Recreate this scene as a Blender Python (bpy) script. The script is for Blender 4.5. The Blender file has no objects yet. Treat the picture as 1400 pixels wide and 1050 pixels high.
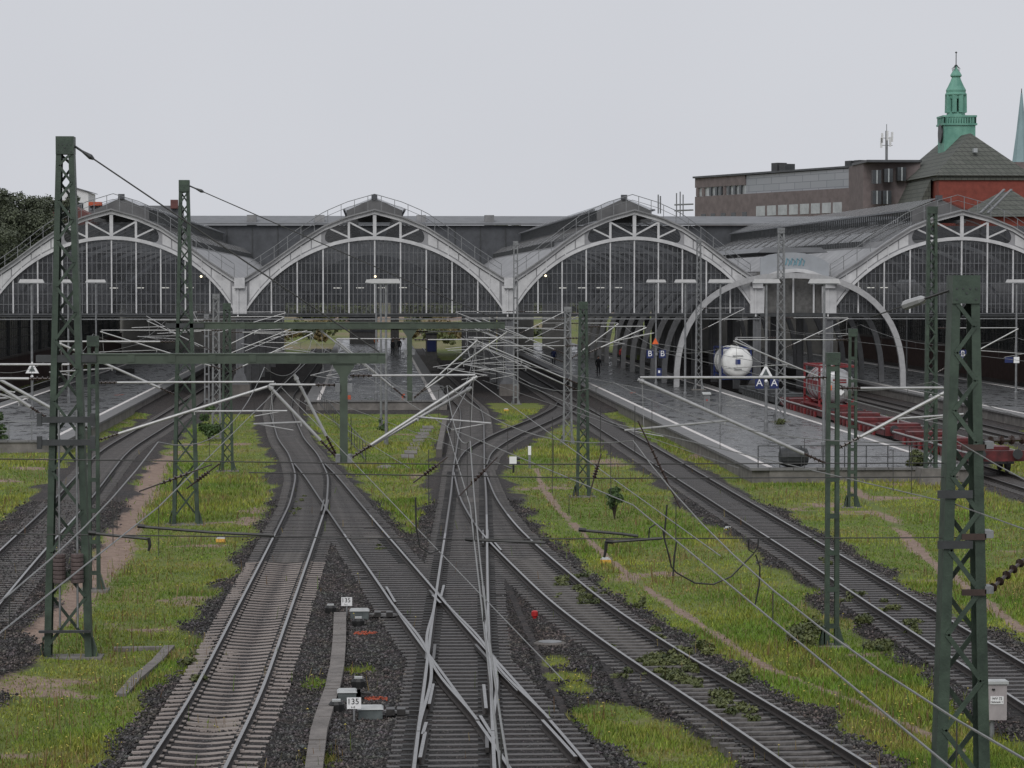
import bpy, math, random
import numpy as np
from mathutils import Vector, Matrix

# ---------------------------------------------------------------- camera, sky, sun, exposure
S = bpy.context.scene
COL = S.collection
FPX, CX, CY, EYE = 3800.0, 700.0, 525.0, 9.1          # focal length in photo pixels, eye height above rail
TH = math.atan(141.0 / FPX)                            # tilt down
PS = math.atan(195.0 * math.cos(TH) / FPX)             # turn to the right of the track axis (+Y)
cd = bpy.data.cameras.new('camera'); cam = bpy.data.objects.new('camera', cd); COL.objects.link(cam)
cam.location = (0, 0, EYE); cam.rotation_euler = (math.pi / 2 - TH, 0, -PS)
cd.sensor_width = 36.0; cd.lens = 36.0 * FPX / 1400.0; cd.clip_start = 0.5; cd.clip_end = 6000
S.camera = cam
S.render.resolution_x, S.render.resolution_y = 1024, 768

w = bpy.data.worlds.new('World'); S.world = w; w.use_nodes = True
nt = w.node_tree; nt.nodes.clear()
sky = nt.nodes.new('ShaderNodeTexSky'); sky.sky_type = 'NISHITA'; sky.sun_disc = False
sky.sun_elevation = math.radians(40); sky.sun_rotation = math.radians(198)
sky.air_density = 1.0; sky.dust_density = 4.0; sky.ozone_density = 1.0
bg1 = nt.nodes.new('ShaderNodeBackground'); bg1.inputs[1].default_value = 0.05
hs = nt.nodes.new('ShaderNodeHueSaturation'); hs.inputs['Saturation'].default_value = 0.25
bg2 = nt.nodes.new('ShaderNodeBackground')             # closed stratus cloud under the clear sky
tc = nt.nodes.new('ShaderNodeTexCoord'); cn = nt.nodes.new('ShaderNodeTexNoise')
cn.inputs['Scale'].default_value = 2.2; cn.inputs['Detail'].default_value = 4
cr = nt.nodes.new('ShaderNodeValToRGB')
cr.color_ramp.elements[0].position = 0.3; cr.color_ramp.elements[0].color = (0.575, 0.59, 0.635, 1)
cr.color_ramp.elements[1].position = 0.72; cr.color_ramp.elements[1].color = (0.665, 0.68, 0.72, 1)
bg2.inputs[1].default_value = 1.1
mixw = nt.nodes.new('ShaderNodeMixShader'); mixw.inputs[0].default_value = 0.92
out = nt.nodes.new('ShaderNodeOutputWorld')
L = nt.links.new
L(sky.outputs[0], hs.inputs['Color']); L(hs.outputs[0], bg1.inputs[0])
L(tc.outputs['Generated'], cn.inputs['Vector']); L(cn.outputs[0], cr.inputs[0]); L(cr.outputs[0], bg2.inputs[0])
L(bg1.outputs[0], mixw.inputs[1]); L(bg2.outputs[0], mixw.inputs[2]); L(mixw.outputs[0], out.inputs[0])

sd = bpy.data.lights.new('sun', 'SUN'); sd.energy = 1.35; sd.angle = math.radians(35); sd.color = (1, 0.98, 0.95)
so = bpy.data.objects.new('sun', sd); COL.objects.link(so)
so.rotation_euler = (math.radians(50), 0, math.radians(-18)); so.location = (0, -20, 60)
S.view_settings.view_transform = 'Standard'; S.view_settings.look = 'None'
S.view_settings.exposure = 0.0; S.view_settings.gamma = 1.0
S.render.engine = 'CYCLES'

# ---------------------------------------------------------------- measuring helpers (photo pixel -> place in the world)
FW = np.array([math.sin(PS) * math.cos(TH), math.cos(PS) * math.cos(TH), -math.sin(TH)])
RT = np.array([math.cos(PS), -math.sin(PS), 0.0]); UP = np.cross(RT, FW)
def ray(px, py): return FW + RT * (px - CX) / FPX + UP * (CY - py) / FPX
def on_z(px, py, z=0.0):
    v = ray(px, py); t = (z - EYE) / v[2]; return np.array([v[0] * t, v[1] * t, z])
def on_y(px, py, Y):
    v = ray(px, py); t = Y / v[1]; return np.array([v[0] * t, Y, EYE + v[2] * t])

rng = np.random.default_rng(7); random.seed(7)
_G = rng.random((256, 256))
def vnoise(x, y, s):
    x = np.asarray(x, float) / s + 1000; y = np.asarray(y, float) / s + 1000
    xi = np.floor(x).astype(int); yi = np.floor(y).astype(int); fx = x - xi; fy = y - yi
    fx = fx * fx * (3 - 2 * fx); fy = fy * fy * (3 - 2 * fy)
    g = lambda a, b: _G[a % 256, b % 256]
    return (g(xi, yi) * (1 - fx) + g(xi + 1, yi) * fx) * (1 - fy) + (g(xi, yi + 1) * (1 - fx) + g(xi + 1, yi + 1) * fx) * fy
def fbm(x, y, s): return (vnoise(x, y, s) + .5 * vnoise(y + 37, x, s / 2.1) + .25 * vnoise(x, y + 91, s / 4.3)) / 1.75

# ---------------------------------------------------------------- materials
def lin(c): return tuple(((v / 255) / 12.92 if v / 255 <= .04045 else ((v / 255 + .055) / 1.055) ** 2.4) for v in c)
MATS = {}
def mat(name, col, rough=.6, metal=0.0, var=.15, scale=3.0, bump=0.0, bscale=40.0, spec=.5, col2=None, detail=5, stretch=None, coords='Object', emit=0):
    m = bpy.data.materials.new(name); m.use_nodes = True; n = m.node_tree.nodes; l = m.node_tree.links.new
    b = n['Principled BSDF']; b.inputs['Roughness'].default_value = rough; b.inputs['Metallic'].default_value = metal
    b.inputs['Specular IOR Level'].default_value = spec
    t = n.new('ShaderNodeTexCoord'); mp = n.new('ShaderNodeMapping'); l(t.outputs[coords], mp.inputs[0])
    if stretch: mp.inputs['Scale'].default_value = stretch
    nz = n.new('ShaderNodeTexNoise'); nz.inputs['Scale'].default_value = scale; nz.inputs['Detail'].default_value = detail
    nz.inputs['Roughness'].default_value = .65
    l(mp.outputs[0], nz.inputs['Vector'])
    rp = n.new('ShaderNodeValToRGB'); e = rp.color_ramp.elements
    c2 = col2 if col2 else tuple(min(1, v * (1 + var)) for v in col)
    c1 = tuple(v * (1 - var) for v in col)
    e[0].position = .32; e[0].color = (*c1, 1); e[1].position = .68; e[1].color = (*c2, 1)
    l(nz.outputs[0], rp.inputs[0]); l(rp.outputs[0], b.inputs['Base Color'])
    if bump:
        nb = n.new('ShaderNodeTexNoise'); nb.inputs['Scale'].default_value = bscale; nb.inputs['Detail'].default_value = 4
        l(mp.outputs[0], nb.inputs['Vector']); bp = n.new('ShaderNodeBump'); bp.inputs['Strength'].default_value = bump
        bp.inputs['Distance'].default_value = .05; l(nb.outputs[0], bp.inputs['Height']); l(bp.outputs[0], b.inputs['Normal'])
    if emit:
        b.inputs['Emission Color'].default_value = (*col, 1); b.inputs['Emission Strength'].default_value = emit
    MATS[name] = m; return m
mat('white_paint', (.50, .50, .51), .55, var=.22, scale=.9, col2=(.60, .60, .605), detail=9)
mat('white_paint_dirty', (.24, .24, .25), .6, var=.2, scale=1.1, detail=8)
mat('grey_steel', (.125, .128, .135), .5, .3, var=.25, scale=2)
mat('dark_steel', (.045, .048, .05), .5, .2, var=.3, scale=2)
mat('green_paint', (.030, .052, .037), .5, var=.45, scale=2.2, col2=(.052, .080, .056), bump=.12, bscale=30, detail=8)
mat('green_beam', (.052, .07, .05), .5, var=.3, scale=1.3, detail=8)
mat('galv', (.20, .205, .21), .5, .35, var=.25, scale=4)
mat('tube', (.36, .36, .36), .42, .25, var=.12, scale=5)
mat('insulator', (.035, .022, .018), .25, var=.2)
mat('wire', (.05, .05, .048), .5, .3, var=.2)
mat('wire_light', (.20, .20, .195), .5, .4, var=.2)
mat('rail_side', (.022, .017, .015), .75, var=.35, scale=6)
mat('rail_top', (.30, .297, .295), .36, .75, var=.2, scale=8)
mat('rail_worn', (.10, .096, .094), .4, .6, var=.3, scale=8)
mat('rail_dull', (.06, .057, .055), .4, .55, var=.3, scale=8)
mat('concrete_sleeper', (.24, .20, .18), .8, var=.3, scale=3, col2=(.38, .335, .31), bump=.2, coords='Generated')
mat('wood_sleeper', (.046, .04, .038), .5, var=.5, scale=5, col2=(.12, .11, .105), bump=.3, stretch=(1, 8, 8))
mat('grey_sleeper', (.065, .058, .054), .6, var=.45, scale=4, col2=(.15, .138, .13), bump=.3)
mat('concrete', (.14, .132, .12), .85, var=.35, scale=1.2, col2=(.215, .20, .185), bump=.2, detail=8)
mat('concrete_dark', (.11, .10, .092), .85, var=.35, scale=1.0, bump=.2, detail=8)
mat('white_line', (.58, .55, .53), .6, var=.2, scale=2)
mat('brick_dark', (.075, .045, .038), .85, var=.3, scale=2, bump=.2)
mat('roof_slate', (.085, .085, .088), .6, var=.3, scale=.35, col2=(.13, .13, .132), detail=8)
mat('roof_zinc', (.20, .20, .205), .5, .2, var=.25, scale=.5, col2=(.30, .30, .305), detail=8)
mat('roof_dark', (.06, .064, .072), .55, var=.25, scale=.8)
mat('roof_light', (.15, .155, .165), .6, var=.15, scale=.8)
mat('interior', (.10, .098, .095), .8, var=.3)
mat('rib_pale', (.34, .34, .345), .5, var=.15)
mat('wall_grey', (.20, .195, .185), .8, var=.3, scale=.4, detail=8)
mat('rib_grey', (.22, .22, .225), .5, var=.15)
mat('red_wagon', (.07, .012, .013), .55, var=.5, scale=2.5, col2=(.15, .02, .022), detail=8)
mat('red_frame', (.17, .014, .017), .45, var=.25, scale=2)
mat('tank_grey', (.36, .36, .37), .35, .4, var=.2, scale=1.5)
mat('tank_white', (.72, .72, .70), .35, var=.1, scale=1.5)
mat('blue_sign', (.012, .022, .10), .4, var=.1)
mat('white_sign', (.78, .78, .78), .5, var=.05)
mat('oily_steel', (.012, .011, .0105), .6, var=.4, scale=6)
mat('black', (.012, .012, .012), .5, var=.2)
mat('orange', (.75, .13, .03), .5, var=.15)
mat('orange_mark', (.42, .085, .04), .8, var=.3, scale=12)
mat('yellow_box', (.65, .36, .06), .5, var=.2, scale=6)
mat('red_thing', (.4, .02, .02), .4)
mat('machine_grey', (.09, .105, .105), .5, var=.3, scale=4)
mat('machine_lid', (.38, .39, .385), .5, var=.15, scale=4)
mat('cabinet', (.33, .30, .30), .6, var=.15, scale=4)
mat('duct', (.155, .14, .13), .8, var=.3, scale=2.5, bump=.2)
mat('copper', (.10, .285, .22), .6, var=.25, scale=.5, col2=(.17, .37, .29), detail=7)
mat('brick_red', (.19, .045, .032), .85, var=.2, scale=1.2, bump=.15)
mat('brick_office', (.145, .12, .12), .85, var=.2, scale=.8)
mat('office_metal', (.27, .285, .31), .4, .3, var=.08, scale=.4)
mat('window_dark', (.04, .045, .05), .15, var=.2)
mat('window_pale', (.34, .36, .37), .2, var=.2, scale=.7)
mat('plaster', (.62, .62, .62), .8, var=.06)
mat('roof_red', (.12, .05, .045), .8, var=.3, scale=1)
mat('bark', (.05, .04, .03), .9, var=.3)
mat('leaf_dark', (.05, .064, .036), .6, var=.4, scale=.35, col2=(.095, .112, .066))
mat('leaf_dry', (.13, .105, .045), .7, var=.4, scale=.5, col2=(.22, .17, .07))
mat('leaf_mid', (.04, .085, .02), .6, var=.5, scale=2, col2=(.075, .13, .035))
mat('leaf_olive', (.055, .085, .022), .6, var=.5, scale=2, col2=(.14, .155, .05))
mat('cloth_dark', (.015, .016, .02), .85, var=.3)
mat('cloth_orange', (.6, .16, .04), .8, var=.1)
mat('skin', (.45, .26, .19), .6, var=.05)
mat('lamp_glow', (1, .82, .55), .5, emit=3)
mat('tube_glow', (1, .95, .85), .5, emit=.9)
mat('fascia', (.28, .295, .315), .6, var=.12, scale=.6)
mat('paint_blue', (.14, .30, .36), .7, var=.2)
mat('weight_brown', (.085, .062, .06), .7, var=.3)
mat('rust', (.05, .032, .027), .8, var=.3)
mat('spire_copper', (.20, .29, .31), .7, var=.2, scale=.1)

def tile_mat(name, c1, c2, mortar, sx, sy, rough=.8):
    m = bpy.data.materials.new(name); m.use_nodes = True; n = m.node_tree.nodes; l = m.node_tree.links.new
    b = n['Principled BSDF']; b.inputs['Roughness'].default_value = rough
    t = n.new('ShaderNodeTexCoord'); br = n.new('ShaderNodeTexBrick')
    sp = n.new('ShaderNodeSeparateXYZ'); cb = n.new('ShaderNodeCombineXYZ'); l(t.outputs['Object'], sp.inputs[0])
    ad = n.new('ShaderNodeMath'); ad.operation = 'ADD'; l(sp.outputs[0], ad.inputs[0]); l(sp.outputs[1], ad.inputs[1])
    l(ad.outputs[0], cb.inputs[0]); l(sp.outputs[2], cb.inputs[1]); l(cb.outputs[0], br.inputs['Vector'])
    br.inputs['Scale'].default_value = 1; br.inputs['Brick Width'].default_value = sx; br.inputs['Row Height'].default_value = sy
    br.inputs['Mortar Size'].default_value = .05 * min(1, sy / .2)
    br.inputs['Color1'].default_value = (*c1, 1); br.inputs['Color2'].default_value = (*c2, 1); br.inputs['Mortar'].default_value = (*mortar, 1)
    l(br.outputs['Color'], b.inputs['Base Color'])
    bp = n.new('ShaderNodeBump'); bp.inputs['Strength'].default_value = .5; l(br.outputs['Fac'], bp.inputs['Height']); bp.invert = True
    l(bp.outputs[0], b.inputs['Normal']); MATS[name] = m
tile_mat('roof_tiles', (.075, .082, .07), (.10, .105, .092), (.03, .032, .03), .9, .7)
tile_mat('office_panels', (.25, .265, .29), (.29, .30, .33), (.15, .16, .18), 3.0, 1.2, .4)

def glass_mat():
    m = bpy.data.materials.new('glazing'); m.use_nodes = True; n = m.node_tree.nodes; l = m.node_tree.links.new
    n.clear(); o = n.new('ShaderNodeOutputMaterial'); tr = n.new('ShaderNodeBsdfTransparent'); tr.inputs[0].default_value = (.62, .64, .66, 1)
    gl = n.new('ShaderNodeBsdfGlossy'); gl.inputs['Roughness'].default_value = .18; gl.inputs[0].default_value = (.8, .8, .8, 1)
    df = n.new('ShaderNodeBsdfDiffuse'); df.inputs[0].default_value = (.13, .135, .15, 1)
    t = n.new('ShaderNodeTexCoord'); sn = n.new('ShaderNodeVectorMath'); sn.operation = 'SNAP'; sn.inputs[1].default_value = (.37, 40, .83); l(t.outputs['Object'], sn.inputs[0])
    nz = n.new('ShaderNodeTexWhiteNoise'); l(sn.outputs[0], nz.inputs['Vector'])
    mr = n.new('ShaderNodeMapRange'); mr.inputs[1].default_value = 0; mr.inputs[2].default_value = 1; mr.inputs[3].default_value = .08; mr.inputs[4].default_value = .3
    l(nz.outputs[0], mr.inputs[0])
    m1 = n.new('ShaderNodeMixShader'); l(mr.outputs[0], m1.inputs[0]); l(tr.outputs[0], m1.inputs[1]); l(df.outputs[0], m1.inputs[2])
    fr = n.new('ShaderNodeFresnel'); fr.inputs[0].default_value = 1.45
    m2 = n.new('ShaderNodeMixShader'); l(fr.outputs[0], m2.inputs[0]); l(m1.outputs[0], m2.inputs[1]); l(gl.outputs[0], m2.inputs[2])
    l(m2.outputs[0], o.inputs[0]); MATS['glazing'] = m
glass_mat()
def skylight_mat():
    m = bpy.data.materials.new('added_roof_glass'); m.use_nodes = True; n = m.node_tree.nodes; l = m.node_tree.links.new  # translucent glass added to roof bands, lantern and clerestory to brighten the hall
    b = n['Principled BSDF']; b.inputs['Base Color'].default_value = (.22, .222, .226, 1); b.inputs['Roughness'].default_value = .4
    tr = n.new('ShaderNodeBsdfTransparent'); tr.inputs[0].default_value = (.95, .96, .97, 1); x = n.new('ShaderNodeMixShader')
    z = n.new('ShaderNodeTexNoise'); z.inputs['Scale'].default_value = .4; t = n.new('ShaderNodeTexCoord'); l(t.outputs['Object'], z.inputs['Vector'])
    r = n.new('ShaderNodeMapRange'); r.inputs[3].default_value = .28; r.inputs[4].default_value = .5; l(z.outputs[0], r.inputs[0]); l(r.outputs[0], x.inputs[0])
    l(tr.outputs[0], x.inputs[1]); l(b.outputs[0], x.inputs[2]); l(x.outputs[0], n['Material Output'].inputs[0]); MATS['added_roof_glass'] = m
skylight_mat()

def platform_mat():
    m = bpy.data.materials.new('platform_paving'); m.use_nodes = True; n = m.node_tree.nodes; l = m.node_tree.links.new
    b = n['Principled BSDF']; t = n.new('ShaderNodeTexCoord'); br = n.new('ShaderNodeTexBrick'); l(t.outputs['Object'], br.inputs['Vector'])
    br.inputs['Scale'].default_value = 1; br.inputs['Brick Width'].default_value = .6; br.inputs['Row Height'].default_value = .4; br.inputs['Mortar Size'].default_value = .012
    br.inputs['Color1'].default_value = (.050, .052, .054, 1); br.inputs['Color2'].default_value = (.075, .076, .077, 1); br.inputs['Mortar'].default_value = (.02, .02, .02, 1)
    nz = n.new('ShaderNodeTexNoise'); nz.inputs['Scale'].default_value = .55; nz.inputs['Detail'].default_value = 6; l(t.outputs['Object'], nz.inputs['Vector'])
    mx = n.new('ShaderNodeMixRGB'); mx.blend_type = 'MULTIPLY'; mx.inputs[0].default_value = .6; l(br.outputs['Color'], mx.inputs[1]); l(nz.outputs[0], mx.inputs[2])
    gm = n.new('ShaderNodeGamma'); gm.inputs[1].default_value = .85; l(mx.outputs[0], gm.inputs[0]); l(gm.outputs[0], b.inputs['Base Color'])
    mp = n.new('ShaderNodeMapping'); mp.inputs['Scale'].default_value = (.5, .16, 1); l(t.outputs['Object'], mp.inputs[0])
    n2 = n.new('ShaderNodeTexNoise'); n2.inputs['Scale'].default_value = 2.2; n2.inputs['Detail'].default_value = 7; n2.inputs['Roughness'].default_value = .7; l(mp.outputs[0], n2.inputs['Vector'])
    mr = n.new('ShaderNodeMapRange'); mr.inputs[1].default_value = .38; mr.inputs[2].default_value = .62; mr.inputs[3].default_value = .12; mr.inputs[4].default_value = .5
    l(n2.outputs[0], mr.inputs[0]); l(mr.outputs[0], b.inputs['Roughness']); b.inputs['Specular IOR Level'].default_value = .55
    bp = n.new('ShaderNodeBump'); bp.inputs['Strength'].default_value = .14; bp.inputs['Distance'].default_value = .008
    a = n.new('ShaderNodeMath'); a.operation = 'ADD'; l(n2.outputs[0], a.inputs[0]); l(br.outputs['Fac'], a.inputs[1]); l(a.outputs[0], bp.inputs['Height']); l(bp.outputs[0], b.inputs['Normal'])
    MATS['platform_paving'] = m
platform_mat()

def ground_mat():
    m = bpy.data.materials.new('ground_cover'); m.use_nodes = True; n = m.node_tree.nodes; l = m.node_tree.links.new
    b = n['Principled BSDF']; b.inputs['Roughness'].default_value = .8; b.inputs['Specular IOR Level'].default_value = .35
    t = n.new('ShaderNodeTexCoord')
    def noise(s, d=6, r=.65):
        z = n.new('ShaderNodeTexNoise'); z.inputs['Scale'].default_value = s; z.inputs['Detail'].default_value = d; z.inputs['Roughness'].default_value = r
        l(t.outputs['Object'], z.inputs['Vector']); return z
    def ramp(src, stops):
        r = n.new('ShaderNodeValToRGB'); e = r.color_ramp.elements
        while len(e) < len(stops): e.new(.5)
        for i, (p, c) in enumerate(stops): e[i].position = p; e[i].color = (*c, 1)
        l(src, r.inputs[0]); return r
    g = ramp(noise(.35, 8).outputs[0], [(.3, (.085, .125, .02)), (.5, (.13, .165, .03)), (.7, (.175, .155, .05))])
    v = n.new('ShaderNodeTexVoronoi'); v.inputs['Scale'].default_value = 13; l(t.outputs['Object'], v.inputs['Vector'])
    sv = n.new('ShaderNodeSeparateColor'); l(v.outputs['Color'], sv.inputs[0])
    s = ramp(sv.outputs[0], [(.0, (.010, .009, .009)), (.55, (.027, .024, .0235)), (1, (.07, .063, .06))])
    s2 = ramp(noise(.5, 5).outputs[0], [(.35, (.85, .85, .88)), (.65, (1.15, .98, .90))])
    sm = n.new('ShaderNodeMixRGB'); sm.blend_type = 'MULTIPLY'; sm.inputs[0].default_value = 1; l(s.outputs[0], sm.inputs[1]); l(s2.outputs[0], sm.inputs[2])
    d = ramp(noise(2.5, 8).outputs[0], [(.3, (.18, .12, .092)), (.7, (.32, .235, .185))])
    def attr(a):
        q = n.new('ShaderNodeAttribute'); q.attribute_name = a; return q
    def sharp(src, sc=7):
        z = noise(sc, 5); ad = n.new('ShaderNodeMath'); ad.operation = 'ADD'; l(src, ad.inputs[0])
        sb = n.new('ShaderNodeMath'); sb.operation = 'MULTIPLY_ADD'; sb.inputs[1].default_value = .9; sb.inputs[2].default_value = -.45; l(z.outputs[0], sb.inputs[0]); l(sb.outputs[0], ad.inputs[1])
        r = n.new('ShaderNodeMapRange'); r.inputs[1].default_value = .38; r.inputs[2].default_value = .62; l(ad.outputs[0], r.inputs[0]); return r
    fb = sharp(attr('ballast').outputs['Fac']); fd = sharp(attr('dirt').outputs['Fac'])
    x1 = n.new('ShaderNodeMixRGB'); l(fd.outputs[0], x1.inputs[0]); l(g.outputs[0], x1.inputs[1]); l(d.outputs[0], x1.inputs[2])
    x2 = n.new('ShaderNodeMixRGB'); l(fb.outputs[0], x2.inputs[0]); l(x1.outputs[0], x2.inputs[1]); l(sm.outputs[0], x2.inputs[2])
    x3 = n.new('ShaderNodeMixRGB'); x3.blend_type = 'MULTIPLY'; x3.inputs[2].default_value = (.26, .25, .245, 1); l(attr('grease_shade').outputs['Fac'], x3.inputs[0]); l(x2.outputs[0], x3.inputs[1])
    l(x3.outputs[0], b.inputs['Base Color'])
    bp = n.new('ShaderNodeBump'); bp.inputs['Strength'].default_value = .9; bp.inputs['Distance'].default_value = .06; l(v.outputs['Distance'], bp.inputs['Height']); bp.invert = True
    l(bp.outputs[0], b.inputs['Normal']); MATS['ground_cover'] = m
ground_mat()

def vcol_mat(name, rough=.6, spec=.3, trans=0.0):
    m = bpy.data.materials.new(name); m.use_nodes = True; n = m.node_tree.nodes; l = m.node_tree.links.new
    b = n['Principled BSDF']; b.inputs['Roughness'].default_value = rough; b.inputs['Specular IOR Level'].default_value = spec
    q = n.new('ShaderNodeAttribute'); q.attribute_name = 'tint'
    z = n.new('ShaderNodeTexNoise'); z.inputs['Scale'].default_value = 3; t = n.new('ShaderNodeTexCoord'); l(t.outputs['Object'], z.inputs['Vector'])
    x = n.new('ShaderNodeMixRGB'); x.blend_type = 'MULTIPLY'; x.inputs[0].default_value = .4; l(q.outputs['Color'], x.inputs[1]); l(z.outputs['Color'], x.inputs[2])
    l(x.outputs[0], b.inputs['Base Color']); MATS[name] = m
vcol_mat('grass_blades'); vcol_mat('stones', .7, .4)

# ---------------------------------------------------------------- mesh builder
class MB:
    def __init__(s): s.v = []; s.f = []; s.mi = []
    def add(s, vs, fs, mi=0):
        o = len(s.v); s.v += [tuple(map(float, p)) for p in vs]; s.f += [tuple(i + o for i in f) for f in fs]; s.mi += [mi] * len(fs); return s
    def hexa(s, p, mi=0): return s.add(p, [(0, 3, 2, 1), (4, 5, 6, 7), (0, 1, 5, 4), (1, 2, 6, 5), (2, 3, 7, 6), (3, 0, 4, 7)], mi)
    def box(s, x0, x1, y0, y1, z0, z1, mi=0):
        return s.hexa([(x0, y0, z0), (x1, y0, z0), (x1, y1, z0), (x0, y1, z0), (x0, y0, z1), (x1, y0, z1), (x1, y1, z1), (x0, y1, z1)], mi)
    def bar(s, p, q, w, h=None, up=(0, 0, 1), mi=0):
        p = np.array(p, float); q = np.array(q, float); d = q - p; d /= np.linalg.norm(d) + 1e-9; h = h or w
        u = np.array(up, float)
        if abs(d @ u) > .98: u = np.array([0, 1.0, 0])
        a = np.cross(d, u); a /= np.linalg.norm(a); b = np.cross(a, d); a = a * w / 2; b = b * h / 2
        return s.hexa([p - a - b, p + a - b, q + a - b, q - a - b, p - a + b, p + a + b, q + a + b, q - a + b], mi)
    def tube(s, pts, r, n=6, mi=0, cap=True):
        pts = [np.array(p, float) for p in pts]; k = len(pts); rs = r if hasattr(r, '__len__') else [r] * k
        o = []
        for i in range(k):
            d = pts[min(i + 1, k - 1)] - pts[max(i - 1, 0)]; d /= np.linalg.norm(d) + 1e-9
            u = np.array([0, 0, 1.0]) if abs(d[2]) < .95 else np.array([0, 1.0, 0])
            a = np.cross(d, u); a /= np.linalg.norm(a); b = np.cross(a, d)
            for j in range(n):
                t = 2 * math.pi * j / n; o.append(pts[i] + rs[i] * (math.cos(t) * a + math.sin(t) * b))
        fs = [(i * n + j, i * n + (j + 1) % n, (i + 1) * n + (j + 1) % n, (i + 1) * n + j) for i in range(k - 1) for j in range(n)]
        if cap: fs += [tuple(range(n))[::-1], tuple(range((k - 1) * n, k * n))]
        return s.add(o, fs, mi)
    def lathe(s, c, prof, n=12, mi=0, rot=0):
        o = []; k = len(prof)
        for r, z in prof:
            for j in range(n):
                t = 2 * math.pi * j / n + rot; o.append((c[0] + r * math.cos(t), c[1] + r * math.sin(t), c[2] + z))
        fs = [(i * n + j, i * n + (j + 1) % n, (i + 1) * n + (j + 1) % n, (i + 1) * n + j) for i in range(k - 1) for j in range(n)]
        fs += [tuple(range(n))[::-1], tuple(range((k - 1) * n, k * n))]
        return s.add(o, fs, mi)
    def xz(s, poly, y0, y1, mi=0):                     # prism of an X-Z outline
        n = len(poly); vs = [(x, y0, z) for x, z in poly] + [(x, y1, z) for x, z in poly]
        return s.add(vs, [tuple(range(n)), tuple(range(n, 2 * n))[::-1]] + [(i, i + n, (i + 1) % n + n, (i + 1) % n) for i in range(n)], mi)
    def strip(s, A, B, y0, y1, mi=0):                  # solid band between two X-Z polylines
        for i in range(len(A) - 1):
            s.hexa([(A[i][0], y0, A[i][1]), (A[i + 1][0], y0, A[i + 1][1]), (A[i + 1][0], y1, A[i + 1][1]), (A[i][0], y1, A[i][1]),
                    (B[i][0], y0, B[i][1]), (B[i + 1][0], y0, B[i + 1][1]), (B[i + 1][0], y1, B[i + 1][1]), (B[i][0], y1, B[i][1])], mi)
        return s
    def build(s, name, m, parent=None, smooth=False, kind=None, label=None):
        o_ = parent.get('_o', None) if parent is not None else None
        v = np.array(s.v)
        if o_ is not None: v = v - np.array(o_)
        me = bpy.data.meshes.new(name); me.from_pydata(v.tolist(), [], s.f)
        for q in (m if isinstance(m, (list, tuple)) else [m]): me.materials.append(MATS[q])
        if any(s.mi): me.polygons.foreach_set('material_index', s.mi)
        if smooth: me.polygons.foreach_set('use_smooth', [True] * len(me.polygons))
        me.update(); ob = bpy.data.objects.new(name, me); COL.objects.link(ob)
        if parent is not None:
            ob.parent = parent
            if o_ is not None: ob['_o'] = o_
        if kind: ob['kind'] = kind
        if label: ob['label'] = label
        return ob
def tag(o, label=None, cat=None, group=None, kind=None):
    if label: o['label'] = label
    if cat: o['category'] = cat
    if group: o['group'] = group
    if kind: o['kind'] = kind
    return o
def thing(name, loc, label, cat, group=None):
    o = bpy.data.objects.new(name, None); COL.objects.link(o); o.location = loc; o.empty_display_size = .3
    o['_o'] = [float(c) for c in loc]; return tag(o, label, cat, group)
def copy_tree(o, parent=None):
    c = o.copy(); COL.objects.link(c); c.parent = parent
    for ch in o.children: copy_tree(ch, c)
    return c
def text(s, size, loc, rot, m, parent, name='lettering'):
    cu = bpy.data.curves.new('t', 'FONT'); cu.body = s; cu.size = size; cu.align_x = 'CENTER'; cu.align_y = 'CENTER'; cu.extrude = .003
    t = bpy.data.objects.new('t', cu); COL.objects.link(t)
    me = bpy.data.meshes.new_from_object(t.evaluated_get(bpy.context.evaluated_depsgraph_get())); bpy.data.objects.remove(t)
    me.materials.clear(); me.materials.append(MATS[m]); o = bpy.data.objects.new(name, me); COL.objects.link(o)
    o.parent = parent; o.location = np.array(loc) - np.array(parent['_o']) if parent is not None else loc; o.rotation_euler = rot; return o
FRONT = (math.pi / 2, 0, 0)
# ---------------------------------------------------------------- track centre lines
class Line:
    def __init__(s, pix, extra=(), y0=34.0, y1=380.0, sig=3.0):
        P = [tuple(on_z(px, py)[:2]) for px, py in pix] + list(extra)
        P.sort(key=lambda p: p[1]); X = np.array([p[0] for p in P]); Y = np.array([p[1] for p in P])
        s.y = np.arange(y0, y1 + .25, .5)
        xx = np.interp(s.y, Y, X)
        lo = s.y < Y[0]; sl = (X[1] - X[0]) / (Y[1] - Y[0]); xx[lo] = X[0] + sl * (s.y[lo] - Y[0])
        hi = s.y > Y[-1]; sl = (X[-1] - X[-2]) / (Y[-1] - Y[-2]); xx[hi] = X[-1] + (sl * (s.y[hi] - Y[-1]) if y1 < 330 else 0)
        k = np.exp(-.5 * (np.arange(-30, 31) * .5 / sig) ** 2); k /= k.sum()
        pad = np.concatenate([xx[0] + (np.arange(-30, 0)) * (xx[1] - xx[0]), xx, xx[-1] + (np.arange(1, 31)) * (xx[-1] - xx[-2])])
        s.x = np.convolve(pad, k, 'valid')
    def X(s, y): return np.interp(y, s.y, s.x)
    def D(s, y): return (s.X(y + .6) - s.X(y - .6)) / 1.2
T1 = Line([(254.8, 1045), (309.5, 950), (352.6, 850), (396, 750), (421.7, 688), (427, 650), (414.5, 620), (398, 600), (383, 560), (388, 540), (424, 497)])
T2 = Line([(750, 1046), (722, 1008), (680, 957), (633.5, 900), (595, 854), (554.6, 800), (523, 760), (493, 722), (467, 688), (438.5, 650), (420, 630)], y1=139)
T3 = Line([(621, 1048), (623, 985), (625.5, 950), (627, 908), (628.5, 860), (630.6, 828), (633, 788), (637.5, 726), (640.6, 676), (641, 640), (644, 600), (645.7, 574), (643, 557), (631, 546), (588, 500)])
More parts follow.
